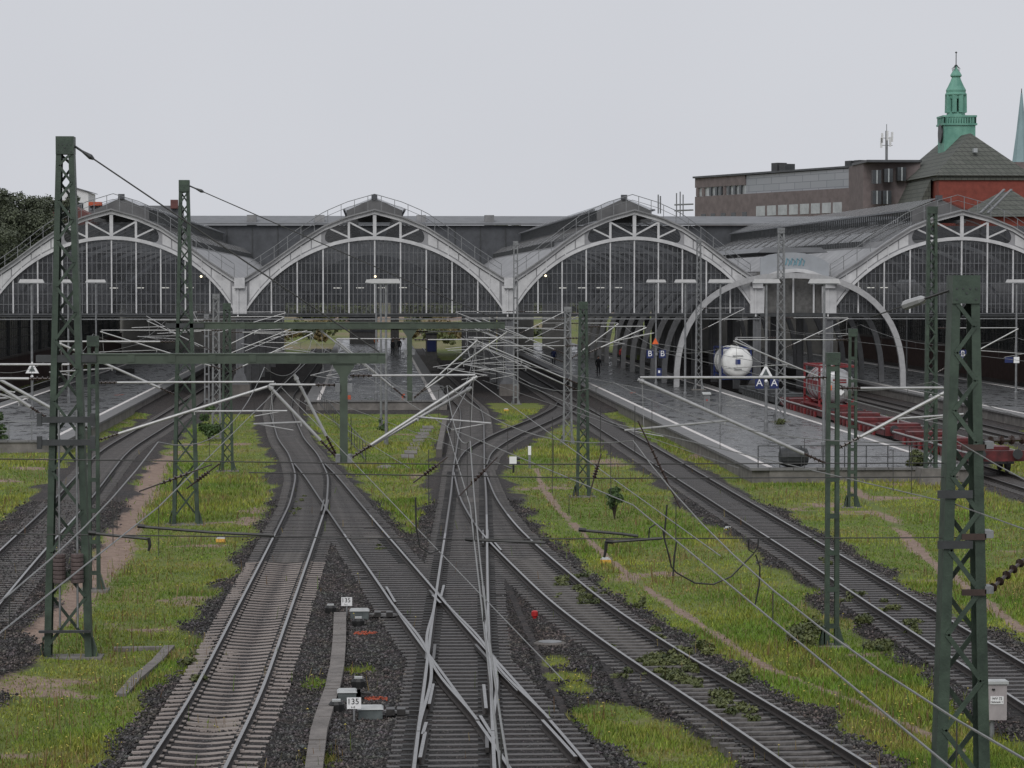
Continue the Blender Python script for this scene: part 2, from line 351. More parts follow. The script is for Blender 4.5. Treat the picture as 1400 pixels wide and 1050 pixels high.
T4 = Line([(1130, 1043), (1076, 1007), (999.7, 959.5), (893.5, 894.5), (837.5, 857), (785.5, 819.5), (727, 767), (701, 743), (679, 720), (665, 700), (652.7, 680), (643.5, 650)], y1=132)
T5 = Line([(769, 545), (925, 640), (1079, 734), (1156, 781), (1239, 834), (1317, 882)], sig=6)
T6 = Line([(642.5, 640), (652, 618), (671, 605), (700, 590), (742, 573), (773, 557), (776, 549)], y0=136, y1=212)
T7 = Line([(-60, 850), (31, 750), (83, 701), (156, 615), (220, 577), (262, 550)], sig=6)
XW = float(on_z(1400, 660)[0])
T8 = Line([], [(XW, 60), (XW, 380)]); T9 = Line([], [(38.2, 60), (38.2, 380)]); T10 = Line([], [(-27.2, 100), (-27.2, 380)])
T11 = Line([], [(53.3, 60), (53.3, 380)])
SA = Line([], [], 50, 60) if False else None
def blend(A, B, ya, yb):                               # slip curve leaving A (far) and joining B (near)
    o = Line.__new__(Line); o.y = np.arange(yb, ya + .25, .5); t = (o.y - yb) / (ya - yb); t = t * t * (3 - 2 * t)
    o.x = B.X(o.y) * (1 - t) + A.X(o.y) * t; return o
YA = lambda py: float(on_z(600, py)[1])
SLA = blend(T2, T3, YA(828), YA(1000)); SLB = blend(T3, T2, YA(832), YA(985))
TR = [T1, T2, T3, T4, T5, T6, T7, T8, T9, T10, T11]

# ---------------------------------------------------------------- ground sheet
def seg_dist(x, y, pts):
    d = np.full(np.shape(x), 1e9)
    for (ax, ay), (bx, by) in zip(pts[:-1], pts[1:]):
        L2 = (bx - ax) ** 2 + (by - ay) ** 2; t = np.clip(((x - ax) * (bx - ax) + (y - ay) * (by - ay)) / L2, 0, 1)
        d = np.minimum(d, np.hypot(x - ax - t * (bx - ax), y - ay - t * (by - ay)))
    return d
GZ = -.38
gp = lambda l: [tuple(on_z(a, b, GZ)[:2]) for a, b in l]
PATH1 = gp([(222, 625), (205, 660), (180, 700), (150, 765), (95, 830), (10, 905), (-60, 960)])
PATH2 = gp([(733, 640), (742, 668), (768, 700), (810, 745), (870, 795), (950, 850), (1050, 915), (1180, 965), (1320, 1030)])
PATH3 = gp([(1160, 672), (1215, 708), (1262, 760), (1330, 810), (1400, 865)])
PATCH = [(on_z(a, b, GZ), r) for a, b, r in [(762, 912, .55), (775, 930, .5), (790, 950, .45), (830, 985, .9), (880, 1012, 1.0), (930, 1040, 1.1), (985, 1000, .5), (436, 940, .42), (488, 925, .35), (440, 1046, .45), (520, 745, .5), (475, 655, .3), (562, 718, .3), (300, 1000, .3), (640, 690, .2)]]
PATCH += [(on_z(a, b, GZ), r) for a, b, r in [(280, 905, .4), (270, 925, .35), (255, 885, .5)]]
def zones(x, y):
    x = np.asarray(x, float); y = np.asarray(y, float)
    wob = (fbm(x, y, 2.6) - .5) * 1.6
    bal = np.zeros(x.shape)
    for t, hw in zip(TR, [1.75, 1.8, 1.9, 1.9, 1.75, 1.7, 2.2, 2.0, 2.2, 3.0, 3.0]):
        ins = (y > t.y[0] - 1) & (y < t.y[-1] + 1)
        c = 1 / np.sqrt(1 + t.D(y) ** 2)
        bal = np.maximum(bal, np.where(ins, 1 / (1 + np.exp(-(hw - np.abs(x - t.X(y)) * c + wob) * 5)), 0))
    lim = 103 + 12 * (fbm(x, y, 3) - .5)
    bal = np.maximum(bal, np.where((y < lim) & (x > T1.X(y)) & (x < T4.X(np.minimum(y, 130))), 1, 0))
    bal = np.maximum(bal, np.where((y < 118 + 8 * (fbm(x, y, 3) - .5)) & (x > T1.X(y)) & (x < T2.X(np.minimum(y, 138)) + 1.5), 1, 0))
    bal = np.maximum(bal, np.where((y > 196) & (y < 330) & (x > -31) & (x < 60) & ~((x > 8.4) & (x < 13.6) & (y < 213)), 1, 0))
    bal = np.maximum(bal, np.where((y > 172) & (x > 36) & (x < 60), 1, 0))
    for p, r in PATCH:
        d = np.hypot(x - p[0], (y - p[1]) * .45); bal = np.where(d < 3 * r, np.minimum(bal, 1 / (1 + np.exp(-(d - r + wob * .45) * 8))), bal)
    dirt = np.clip(1.25 - seg_dist(x, y, PATH1) / (.85 + wob * .45), 0, 1)
    dirt = np.maximum(dirt, np.clip(1.15 - seg_dist(x, y, PATH2) / (.24 + wob * .16), 0, 1))
    dirt = np.maximum(dirt, np.clip(1.15 - seg_dist(x, y, PATH3) / (.4 + wob * .25), 0, 1))
    dirt = np.maximum(dirt, np.clip((fbm(x + 50, y, 3.3) - .66) * 6, 0, .7) * (1 - bal))
    return bal, dirt
def gheight(x, y, bal):
    x = np.asarray(x, float); y = np.asarray(y, float); dt = np.full(x.shape, 9.0)
    for t in TR[:7]: dt = np.where((y > t.y[0]) & (y < t.y[-1]), np.minimum(dt, np.abs(x - t.X(y))), dt)
    inn = np.clip((1.5 - dt) / .3, 0, 1) * (bal > .5); dip = -.045 * inn
    for t in (T1, T3, T4): dip = dip + np.where((y < (95 if t is T1 else 0 if t is T3 else 93)), 0.042 * np.clip((.62 - np.abs(x - t.X(y))) / .35, 0, 1), 0)
    ss = lambda v: np.clip(v, 0, 1)
    rise = ss((x - 16.4) / 1.5) * ss((y - 112) / 10) * ss((28 - x) / 2) + ss((-15.2 - x) / 1.5) * ss((y - 128) / 10) * ss((x + 26) / 1)
    return GZ - dip + .2 * rise + .17 * bal + (fbm(x, y, 1.7) - .5) * .09 * (1 - bal) + (fbm(x, y + 9, .5) - .5) * (.035 - .031 * inn)
ys = [5]
while ys[-1] < 4000:
    q = ys[-1]; ys.append(q + (2 if q < 42 else .22 if q < 80 else .34 if q < 125 else .6 if q < 230 else 4 if q < 360 else q * .08))
xs = list(np.arange(-34, -19, 1.0)) + list(np.arange(-19, 20, .26)) + list(np.arange(20, 62, .7))
xs = [-3500, -1500, -700, -300, -140, -80, -50] + xs + [64, 70, 90, 140, 260, 600, 1400, 3500]
xs = np.array(xs); ys = np.array(ys); GXm, GYm = np.meshgrid(xs, ys)
bal, dirt = zones(GXm, GYm)
far = (np.abs(GXm) > 65) | (GYm > 380)
bal = np.where(far, 0, bal); dirt = np.where(far, np.clip(fbm(GXm, GYm, 45.0) * 1.6 - .25, 0, 1), dirt)
Z = gheight(GXm, GYm, bal)
Z = Z + np.where(GYm > 400, np.clip((GYm - 400) / 120, 0, 1) * 2.2 * np.clip((np.abs(GXm - 2) - 14) / 20 + .25, 0, 1) + (fbm(GXm, GYm, 30) - .5) * 1.2, 0)
gr = np.zeros(GXm.shape)
for t in TR[:6]: gr = np.maximum(gr, np.where((GYm > t.y[0]) & (GYm < t.y[-1]), np.maximum(np.exp(-((np.abs(GXm - t.X(GYm)) - .7525) / .27) ** 2), np.where(t is T1, np.where(GYm > 93, .55, .25), .6) * np.clip((1.6 - np.abs(GXm - t.X(GYm))) / .3, 0, 1)), 0))  # grease stain plus painted-in shade of the rails, darkening the ballast
nx, ny = len(xs), len(ys)
vv = np.stack([GXm.ravel(), GYm.ravel(), Z.ravel()], 1)
ii = (np.arange(ny - 1)[:, None] * nx + np.arange(nx - 1)[None, :]).ravel()
def np_mesh(name, verts, faces, m, attrs=None, smooth=False):
    me = bpy.data.meshes.new(name); k = faces.shape[1]; me.vertices.add(len(verts)); me.vertices.foreach_set('co', np.ascontiguousarray(verts, np.float32).ravel())
    me.loops.add(faces.size); me.loops.foreach_set('vertex_index', np.ascontiguousarray(faces, np.int32).ravel())
    me.polygons.add(len(faces)); me.polygons.foreach_set('loop_start', np.arange(0, faces.size, k, dtype=np.int32))
    if smooth: me.polygons.foreach_set('use_smooth', np.ones(len(faces), bool))
    me.update(calc_edges=True)
    for a, (t, d) in (attrs or {}).items():
        at = me.attributes.new(a, t, 'POINT'); at.data.foreach_set('value' if t == 'FLOAT' else 'color', np.ascontiguousarray(d, np.float32).ravel())
    me.materials.append(MATS[m]); o = bpy.data.objects.new(name, me); COL.objects.link(o); return o
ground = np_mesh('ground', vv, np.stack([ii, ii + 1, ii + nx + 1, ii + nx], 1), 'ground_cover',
                 {'ballast': ('FLOAT', bal.ravel()), 'dirt': ('FLOAT', dirt.ravel()), 'grease_shade': ('FLOAT', gr.ravel())}, True)
tag(ground, kind='structure')

# ---------------------------------------------------------------- railway tracks: rails and sleepers
RP = [(-.075, -.16), (.075, -.16), (.075, -.14), (.012, -.125), (.012, -.045), (.036, -.035), (.036, -.004), (.028, 0), (-.028, 0), (-.036, -.004), (-.036, -.035), (-.012, -.045), (-.012, -.125), (-.075, -.14)]
def rail(t, off, y0, y1, name, parent, dz=0.0, top='rail_top', step=1.0, off2=None):
    y = np.arange(y0, y1 + step * .5, step); mb = MB(); n = len(RP); o = []
    for i, q in enumerate(y):
        d = t.D(q); c = 1 / math.sqrt(1 + d * d); of = off if off2 is None else off + (off2 - off) * i / (len(y) - 1)
        for a, z in RP: o.append((t.X(q) + (of + a) * c, q - (of + a) * d * c, z + dz))
    for i in range(len(y) - 1):
        for j in range(n):
            k = (j + 1) % n
            mb.v, mb.f = mb.v, mb.f
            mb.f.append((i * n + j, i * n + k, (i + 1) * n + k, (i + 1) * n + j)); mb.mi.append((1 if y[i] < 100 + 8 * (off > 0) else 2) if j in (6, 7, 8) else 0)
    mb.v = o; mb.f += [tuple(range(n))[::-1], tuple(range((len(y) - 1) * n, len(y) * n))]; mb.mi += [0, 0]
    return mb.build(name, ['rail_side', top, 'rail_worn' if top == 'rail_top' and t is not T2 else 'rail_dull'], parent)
def sleeper_mesh(kind):
    mb = MB()
    if kind == 'concrete_sleeper':
        sec = [(-1.3, .13, .0), (-.95, .13, .012), (-.55, .12, .0), (0, .10, -.045), (.55, .12, .0), (.95, .13, .012), (1.3, .13, .0)]
        for (a, wa, za), (b, wb, zb) in zip(sec[:-1], sec[1:]):
            mb.hexa([(a, -wa, -.2), (b, -wb, -.2), (b, wb, -.2), (a, wa, -.2), (a, -wa * .66, za), (b, -wb * .66, zb), (b, wb * .66, zb), (a, wa * .66, za)])
        for r in (-.7525, .7525):
            for s in (-1, 1): mb.box(r + s * .1 - .04, r + s * .1 + .04, -.07, .07, .0, .035)
    else:
        mb.hexa([(-1.3, -.13, -.17), (1.3, -.13, -.17), (1.3, .13, -.17), (-1.3, .13, -.17), (-1.29, -.1, 0), (1.29, -.1, 0), (1.29, .1, 0), (-1.29, .1, 0)])
    o = mb.build('sleeper', kind); me = o.data; bpy.data.objects.remove(o); return me
SM = {k: sleeper_mesh(k) for k in ('concrete_sleeper', 'wood_sleeper', 'grey_sleeper')}
SZ = -.158
def make_track(t, label, kindf, y0, y1, ynear0, ynear1, spacing=.61, joint=(), skip=(), dz=0.0, top='rail_top', rails=True):
    c = thing('railway_track', (float(t.X(y0)), y0, 0), label, 'railway track', 'tracks of the station throat')
    rail(t, -.7525, y0, y1, 'rail', c, dz, top); rail(t, .7525, y0, y1, 'rail', c, dz, top)
    y = y0; far_mb = MB(); ch = MB(); chw = .3 if t in (T2, T3) else .2
    while y < y1:
        ok = True; cx = float(t.X(y)); ln = 2.6; d = float(t.D(y))
        for (o, a, b, lim) in skip:
            if a < y < b and abs(o.X(y) - cx) < lim: ok = False
        for (o, a, b, lim) in joint:
            if a < y < b and abs(o.X(y) - cx) < lim: dx = float(o.X(y)) - cx; ln = 2.6 + abs(dx); cx += dx / 2; d = 0; break
        if ok:
            k = kindf(y)
            if ln > 2.61 and k == 'concrete_sleeper': k = 'wood_sleeper'
            j = random.uniform(-.02, .02)
            if ynear0 < y < min(ynear1, 135):
                for r_ in (-.7525, .7525):
                    q_ = float(t.X(y)) + r_; ch.box(q_ - chw, q_ + chw * .8, y - .1, y + .1, SZ - .04, SZ + .011 + random.uniform(0, .002) + dz * .2)
            if ynear0 < y < ynear1:
                s = bpy.data.objects.new('sleeper', SM[k]); COL.objects.link(s); s.parent = c
                s.location = (cx - c['_o'][0], y - y0 + j, SZ + random.uniform(-.003, .004)); s.scale = (ln / 2.6 * random.uniform(.985, 1.01), random.uniform(.92, 1.05), 1)
                s.rotation_euler = (0, random.uniform(-.004, .004), -math.atan(d) + random.uniform(-.012, .012))
            elif y >= ynear1: far_mb.box(cx - ln / 2, cx + ln / 2, y - .12, y + .12, -.3, SZ)
        y += spacing
    if ch.v: ch.build('rail_chairs', 'oily_steel', c, kind='stuff')
    if far_mb.v: far_mb.build('distant_sleepers', kindf(y1), c, kind='stuff')
    return c
Y1050 = 48.0
YJ = YA(838)
k1 = lambda y: 'concrete_sleeper' if y < YA(762) else 'grey_sleeper'
tA = make_track(T1, 'straight track with pale concrete sleepers, left of the junction', k1, 40, 380, Y1050, 165, joint=[(T2, 100, 140, 3.4)], dz=.003)
tB = make_track(T2, 'diagonal track crossing from the upper left into the slip switch', lambda y: 'wood_sleeper', 40, 139, Y1050, 145, skip=[(T1, 100, 140, 3.4), (T3, 30, 92, 2.6)], dz=0.0)
tC = make_track(T3, 'middle track running through the double slip switch', lambda y: 'wood_sleeper' if y < 90 else 'grey_sleeper', 40, 380, Y1050, 165, joint=[(T2, 30, 92, 2.6), (T4, 92, 133, 3.6), (T6, 136, 165, 3.2)], dz=.007)
tD = make_track(T4, 'curving overgrown track to the right of the slip switch', lambda y: 'grey_sleeper', 40, 132, Y1050, 140, skip=[(T3, 92, 133, 3.6)], dz=.011)
tE = make_track(T5, 'dark sleepered track running past the right hand platform', lambda y: 'wood_sleeper', 56, 380, 60, 165, dz=.002, top='rail_top')
tF = make_track(T6, 'curved connecting track beyond the grass island', lambda y: 'wood_sleeper', 137, 211, 137, 175, skip=[(T3, 136, 165, 3.2)], dz=.014, top='rail_dull')
tG = make_track(T7, 'curving track beside the far left grass verge', lambda y: 'grey_sleeper', 70, 380, 76, 165, dz=.002)
for t, lab in [(T8, 'track under the red container wagons'), (T9, 'track along the far right platform edge'), (T10, 'track by the wall at the left edge of the station'), (T11, 'track behind the far right platform')]:
    make_track(t, lab, lambda y: 'wood_sleeper', 100 if t is not T10 else 140, 380, 500, 0, dz=.002, top='rail_dull')
sw = thing('slip_switch', (float(T3.X(62)), 62, 0), 'double slip switch rails and blades where two tracks cross', 'railway switch')
for t, dz in ((SLA, .0145), (SLB, .018)):
    for s in (-.7525, .7525): rail(t, s, t.y[0], t.y[-1], 'slip_rail', sw, dz, step=.5)
for t, s, a, b in [(T3, -.66, 1000, 1035), (T3, -.66, 985, 1003), (T2, .65, 985, 1036), (T2, -.66, 980, 1010), (T3, .66, 800, 822), (T2, -.64, 800, 822), (T3, -.6, 800, 815), (T3, .63, 935, 968), (T2, .64, 905, 945), (T2, .62, 812, 824), (T3, -.6, 935, 962), (T4, -.62, 738, 752)]:
    rail(t, s, YA(b), YA(a), 'check_rail', sw, -.004, step=.5, off2=s * .93)
for t, a, b, s in [(T3, 724, 742, .7), (T2, 806, 822, .7), (T2, 880, 900, .7), (T3, 880, 900, -.7), (T3, 1000, 1022, .72), (T1, 682, 697, .72)]:
    mb = MB(); y0_, y1_ = YA(b), YA(a); p = (t.X(y0_) + s, y0_); q = (t.X(y1_) + s, y1_)
    mb.bar((p[0] - .09, p[1], -.06), (q[0] - .09, q[1], -.06), .07, .1); mb.bar((p[0] + .09, p[1], -.06), (q[0] + .09, q[1], -.06), .07, .1)
    mb.build('crossing_block', 'rail_dull', sw)
# flat crossing boards of the near turnout
for (py, a, b) in [(786, 566, 700), (775, 640, 745), (756, 618, 745)]:
    pass

# ---------------------------------------------------------------- platforms
PZ = .5
def platform(label, x0, x1, y0, y1, lines, near, end_label=None, fascia='concrete'):
    c = bpy.data.objects.new('platform', None); COL.objects.link(c); c.location = (x0, y0, 0); c['_o'] = [x0, y0, 0.0]; c['kind'] = 'structure'; c['label'] = label
    MB().box(x0 + .9, x1 - .9, y0 + .45, y1, -.6, PZ).build('paving', 'platform_paving', c)
    MB().box(x0 + .12, x0 + .9, y0 + .2, y1, -.6, PZ - .12).build('side_wall', fascia, c)
    MB().box(x1 - .9, x1 - .12, y0 + .2, y1, -.6, PZ - .12).build('side_wall', fascia, c)
    MB().box(x0 + .9, x1 - .9, y0 + .1, y0 + .45, -.6, PZ - .12).build('end_wall', fascia, c)
    mb = MB(); mb.hexa([(0, -.495, -.117), (.9, -.495, -.117), (.9, .495, -.117), (0, .495, -.117), (.012, -.485, .003), (.888, -.485, .003), (.888, .485, .003), (.012, .485, .003)])
    e = mb.build('edge_slab', 'slab'); me = e.data; bpy.data.objects.remove(e)
    y = y0 + .5
    while y < near:
        for xx in (x0, x1 - .9):
            s = bpy.data.objects.new('edge_slab', me); COL.objects.link(s); s.parent = c; s.location = (xx - x0, y - y0, PZ + random.uniform(-.006, .004))
        y += 1.0
    for xx in (x0, x1 - .9): MB().box(xx, xx + .9, y - .5, y1, PZ - .117, PZ + .003).build('edge_band', 'slab', c)
    nn = int((x1 - x0 - 1.8)); wv = (x1 - x0 - 1.8) / nn
    for i in range(nn):
        s = MB().hexa([(x0 + .9 + i * wv + .01, y0, PZ - .117), (x0 + .9 + (i + 1) * wv - .01, y0, PZ - .117), (x0 + .9 + (i + 1) * wv - .01, y0 + .45, PZ - .117), (x0 + .9 + i * wv + .01, y0 + .45, PZ - .117),
                       (x0 + .9 + i * wv + .015, y0 + .01, PZ + .002), (x0 + .9 + (i + 1) * wv - .015, y0 + .01, PZ + .002), (x0 + .9 + (i + 1) * wv - .015, y0 + .45, PZ + .002), (x0 + .9 + i * wv + .015, y0 + .45, PZ + .002)]).build('end_slab', 'slab', c)
    for lx in lines: MB().box(lx - .13, lx + .13, y0 + .6, 330, PZ + .0005, PZ + .006).build('white_line', 'white_line', c)
    return c
mat('slab', (.115, .113, .112), .5, var=.25, scale=1.2, col2=(.165, .162, .16), bump=.15, detail=7)
LX = lambda a, b: .5 * (on_z(*a, PZ)[0] + on_z(*b, PZ)[0])
l1 = LX((110, 580), (237, 517)); l0 = LX((0, 557), (120, 516)); l2 = LX((440, 545), (455, 495)); l3 = LX((589, 542), (565, 490))
l4 = LX((1050, 635), (810, 527)); l5 = LX((1049, 555), (1238, 618)); l6 = LX((1340, 552), (1172, 520)); l7 = LX((1337, 522), (1399, 532))
YP = lambda py: float(on_z(700, py, PZ)[1])
PL1 = platform('wet platform at left with a railing across its near end', l0 - 1.0, l1 + 1.0, YP(600), 385, [l0, l1], 226)
PL2 = platform('middle platform leading into the central arch', l2 - 1.0, l3 + 1.0, YP(547), 420, [l2, l3], 226)
PL3 = platform('wet paved platform on the right ending in front of the grass', l4 - 1.0, l5 + 1.0, YP(641), 385, [l4, l5], 226)
PL4 = platform('platform at the far right edge', l6 - 1.0, l7 + 1.0, 80, 385, [l6, l7], 226)
# ---------------------------------------------------------------- train shed: four naves with glazed fronts
FY = 225.0; BACK = 352.0; SC = FPX / FY
zpx = lambda py: EYE + (384 - py) / SC
ZS = zpx(428); ZB = zpx(433)                            # springing of the glazing, underside of the front beam
OUT = [(0, 286), (38, 296), (70, 309), (103, 330), (138, 355), (160, 369), (173, 377), (184, 383)]
OUTM = [(a / 184.0, zpx(b)) for a, b in OUT]
def outer(u): return float(np.interp(abs(u), [a for a, _ in OUTM], [b for _, b in OUTM]))   # u = offset / half width
IH, IR = 177 / 184.0, zpx(328) - ZS
def inner(u, hw):
    a = IH * hw; R = (a * a + IR * IR) / (2 * IR); x = min(abs(u) * hw, a)
    return ZS + math.sqrt(max(R * R - x * x, 0)) - (R - IR)
xF = lambda px: float(on_y(px, 430, FY)[0])
V0, V1 = xF(328), xF(696)                               # the two valleys of the middle nave
NAV = [(xF(153), V0, 'leftmost arched nave of the train shed, partly behind the green masts'),
       ((V0 + V1) / 2, V1, 'middle arched nave of the train shed with three tall lamps in front'),
       (xF(867), xF(1038), 'arched nave of the train shed right of the middle one'),
       (xF(1314), 2 * xF(1314) - xF(1130), 'rightmost arched nave of the train shed under the brick tower')]
def nave(xc, xr, label):
    hw = xr - xc
    c = thing('train_shed_nave', (xc, FY, 0), label, 'train shed', 'naves of the train shed')
    us = [i / 32 for i in range(-32, 33)]
    P = lambda f, dz=0: [(xc + u * hw, f(u) + dz) for u in us]
    # rim and flange of the front arch
    MB().strip(P(outer, -.42), P(outer, -.12), FY - .25, FY + .1).build('arch_rim', 'white_paint', c)
    MB().strip(P(outer, -.12), P(outer, 0), FY - .5, FY + .35).build('rim_cap', 'roof_zinc', c)
    ui = [i / 32 * IH for i in range(-32, 33)]
    A = [(xc + u * hw, inner(u, hw)) for u in ui]; B = [(xc + u * hw, inner(u, hw) + .28) for u in ui]
    MB().strip(A, B, FY - .22, FY + .12).build('arch_flange', 'white_paint', c)
    # spandrel web with its long oval opening
    u0, u1 = 56 / 184., 68 / 184.
    for s in (-1, 1):
        mb = MB(); n = 22
        prev = None
        for i in range(n + 1):
            t = i / n
            row = []
            for j in range(9):
                q = -1 + j / 4; us_ = u0 + (u1 - u0) * math.sqrt(max(0, 1 - q * q)); u = us_ + (1 - us_) * t
                zl = inner(min(u, IH), hw) + .2 if u < IH else ZS - (u - IH) * 0; zh = outer(u) - .3
                if u >= IH: zl = ZB
                row.append((xc + s * u * hw, zl + (zh - zl) * (j / 8)))
            if prev:
                for j in range(8):
                    a, b, c2, d = prev[j], row[j], row[j + 1], prev[j + 1]
                    mb.hexa([(a[0], FY - .06, a[1]), (b[0], FY - .06, b[1]), (b[0], FY + .04, b[1]), (a[0], FY + .04, a[1]), (d[0], FY - .06, d[1]), (c2[0], FY - .06, c2[1]), (c2[0], FY + .04, c2[1]), (d[0], FY + .04, d[1])])
            prev = row
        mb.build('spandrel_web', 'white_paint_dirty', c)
        k = 0; u = 73 / 184.
        while u < .91:
            ua, ub = u, u + 12.6 / 184.; f = lambda q, e: (xc + s * q * hw, (inner(min(q, IH), hw) + .40) if e == 0 else outer(q) - .54)
            if f(ub, 1)[1] - f(ub, 0)[1] > .3:
                a, b, d, e = f(ua, 0), f(ub, 0), f(ub, 1), f(ua, 1)
                if s < 0: a, b, d, e = b, a, e, d
                sh = lambda p, q, kx: (p[0] + (q[0] - p[0]) * kx, p[1] + (q[1] - p[1]) * kx)
                MB().xz([a, b, d, e], FY - .10, FY - .065).build('panel', 'white_paint', c)
            u += 14.2 / 184.
            k += 1
            if k % 2 == 0:
                q = u - .8 / 184.
                if q < .93: MB().bar((xc + s * q * hw, FY - .1, inner(q, hw) + .28), (xc + s * q * hw, FY - .1, outer(q) - .42), .09, .09).build('stiffener', 'white_paint', c)
    # truss bars in the oval
    sp = 35.25 / 184 * hw
    tb = MB
    tb().box(xc - .14, xc + .14, FY - .16, FY + .02, inner(0, hw) + .28, outer(0) - .4).build('truss_post', 'white_paint', c)
    for s in (-1, 1):
        x1, x2 = xc + s * sp, xc + s * 2 * sp * .86
        tb().box(x1 - .09, x1 + .09, FY - .15, FY + .02, inner(sp / hw, hw) + .28, outer(sp / hw) - .4).build('truss_post', 'white_paint', c)
        tb().bar((xc + s * .1, FY - .08, inner(0, hw) + .42), (x1, FY - .08, outer(sp / hw) - .5), .13, .13).build('truss_diagonal', 'white_paint', c)
        tb().bar((x1, FY - .08, inner(sp / hw, hw) + .38), (x2, FY - .08, outer(2 * sp * .86 / hw) - .48), .13, .13).build('truss_diagonal', 'white_paint', c)
        for kx in (.04, -.04): pass
    # glazing bays
    edges = [k * sp for k in range(-5, 6) if abs(k * sp) < IH * hw - .3]
    lim = [-IH * hw + .05] + edges + [IH * hw - .05]
    for e in edges:
        MB().box(xc + e - .055, xc + e + .055, FY - .12, FY + .12, ZS, inner(e / hw, hw) + .02).build('mullion', 'white_paint', c)
    for a, b in zip(lim[:-1], lim[1:]):
        n = max(1, round((b - a) / .37)); pts = [a + (b - a) * i / n for i in range(n + 1)]
        top = lambda x: inner(x / hw, hw)
        poly = [(xc + x, ZS) for x in (a, b)] + [(xc + x, max(ZS + .02, top(x))) for x in pts[::-1]]
        g = MB(); vs = [(x, FY + .07, z) for x, z in poly]; g.add(vs, [tuple(range(len(vs)))])
        pane = g.build('glazing', 'glazing', c)
        m = MB()
        for x in pts[1:-1]:
            if top(x) > ZS + .15: m.box(xc + x - .034, xc + x + .034, FY + .0, FY + .05, ZS, top(x))
        z = ZS + .72
        while z < max(top(a), top(b), top((a + b) / 2)):
            xx = [x for x in np.linspace(a, b, 24) if top(x) > z]
            if len(xx) > 1: m.box(xc + xx[0], xc + xx[-1], FY + .005, FY + .045, z - .03, z + .03)
            z += .83
        if m.v: m.build('glazing_bars', 'grey_steel', c)
    # front beam and rail below the glazing
    MB().box(xc - hw, xc + hw, FY - .35, FY + .15, ZS - .30, ZS - .02).build('front_beam', 'dark_steel', c)
    MB().box(xc - hw, xc + hw, FY - .45, FY - .36, ZS - .1, ZS - .03).build('beam_rail', 'grey_steel', c)
    MB().box(xc - hw, xc + hw, FY - .3, FY - .1, ZS - .52, ZS - .43).build('beam_rail', 'galv', c)
    # roof: zinc foot strips, added glass middle that lets daylight into the hall, raised clerestory and ridge lantern
    def roofband(ua, ub, lift, name, m, y0, y1, th=.12, n=8):
        for s in (-1, 1):
            q = [ua + (ub - ua) * i / n for i in range(n + 1)]
            lo = [(xc + s * u * hw, outer(u) - .14 + lift) for u in q]; hi = [(x, z + th) for x, z in lo]
            if th < .05:
                g = MB(); k_ = len(lo); g.add([(x, y0, z) for x, z in hi] + [(x, y1, z) for x, z in hi], [(i, i + 1, k_ + i + 1, k_ + i) for i in range(k_ - 1)]); g.build(name, m, c)
                b_ = MB(); yb = y0
                while yb < y1: [b_.bar((lo[i][0], yb, lo[i][1] + .05), (lo[i + 1][0], yb, lo[i + 1][1] + .05), .09, .09) for i in (range(k_ - 1))]; yb += 6.2
                b_.build('skylight_bars', 'roof_slate', c, kind='stuff'); continue
            MB().strip(lo, hi, y0, y1).build(name, m, c)
    roofband(.60, .985, -.16, 'roof_foot', 'roof_zinc', FY + .36, BACK)
    roofband(.0, .13, -.16, 'roof_skin', 'roof_slate', FY + .36, FY + 9, n=3)
    roofband(.13, .52, -.16, 'added_skylight', 'added_roof_glass', FY + .36, BACK, .02, n=5)
    roofband(.52, .60, -.16, 'roof_skin', 'roof_slate', FY + .36, BACK, n=2)
    roofband(.47, .58, .42, 'clerestory_roof', 'added_roof_glass', FY + 10, BACK, .02, 4)
    for s in (-1, 1):
        x = xc + s * .575 * hw; z0 = outer(.575); m = MB(); y = FY + 10.2
        while y < BACK - 1: m.box(x - .05, x + .05, y, y + .18, z0 - .2, z0 + .3); y += .9
        m.build('clerestory_louvres', 'dark_steel', c)
    # lantern
    ly = FY + 9.0; lx = 2.3; za, ze = outer(0) + 1.15, outer(0) + .12
    for s in (-1, 1):
        m = MB(); m.add([(xc, ly, za + .1), (xc + s * (lx + .25), ly, ze + .1), (xc + s * (lx + .25), BACK, ze + .1), (xc, BACK, za + .1)], [(0, 1, 2, 3)])
        m.build('lantern_roof', 'added_roof_glass', c)
        MB().bar((xc + s * (lx + .25), ly, ze + .06), (xc + s * (lx + .25), BACK, ze + .06), .16, .14).build('lantern_eave', 'roof_light', c)
        m = MB(); y = ly + .2
        while y < BACK - 1: m.box(xc + s * lx - .05, xc + s * lx + .05, y, y + .25, outer(.21) - .1, ze + .02); y += 1.1
        m.build('lantern_louvres', 'dark_steel', c)
    MB().xz([(xc - lx, outer(.21) - .3), (xc + lx, outer(.21) - .3), (xc + lx, ze), (xc, za), (xc - lx, ze)], ly + .05, ly + .2).build('lantern_gable', 'roof_slate', c)
    MB().box(xc - .25, xc + .25, ly - .15, ly + .4, za - .1, za + .3).build('ridge_cap', 'roof_dark', c)
    # maintenance railing over the front arch
    m = MB(); y = FY + 1.6
    pts = [(xc + u * hw, y, outer(u) + 1.0 + .25 * (1 - abs(u))) for u in np.linspace(-.95, .95, 39)]
    m.tube(pts, .03, 5); m.tube([(a, b, z - .45) for a, b, z in pts], .02, 4)
    for u in np.linspace(-.95, .95, 20): m.bar((xc + u * hw, y, outer(u) - .1), (xc + u * hw, y, outer(u) + 1.0 + .25 * (1 - abs(u))), .05)
    m.build('roof_railing', 'galv', c)
    # arched trusses inside, with a dark lining
    yy = FY + 14
    for k in range(8):
        Ai = [(xc + u * hw, inner(u, hw) - .1) for u in ui]; Bi = [(xc + u * hw, inner(u, hw) + .25) for u in ui]
        MB().strip(Ai, Bi, yy, yy + .3).build('inner_arch', 'rib_grey', c); yy += 15.5
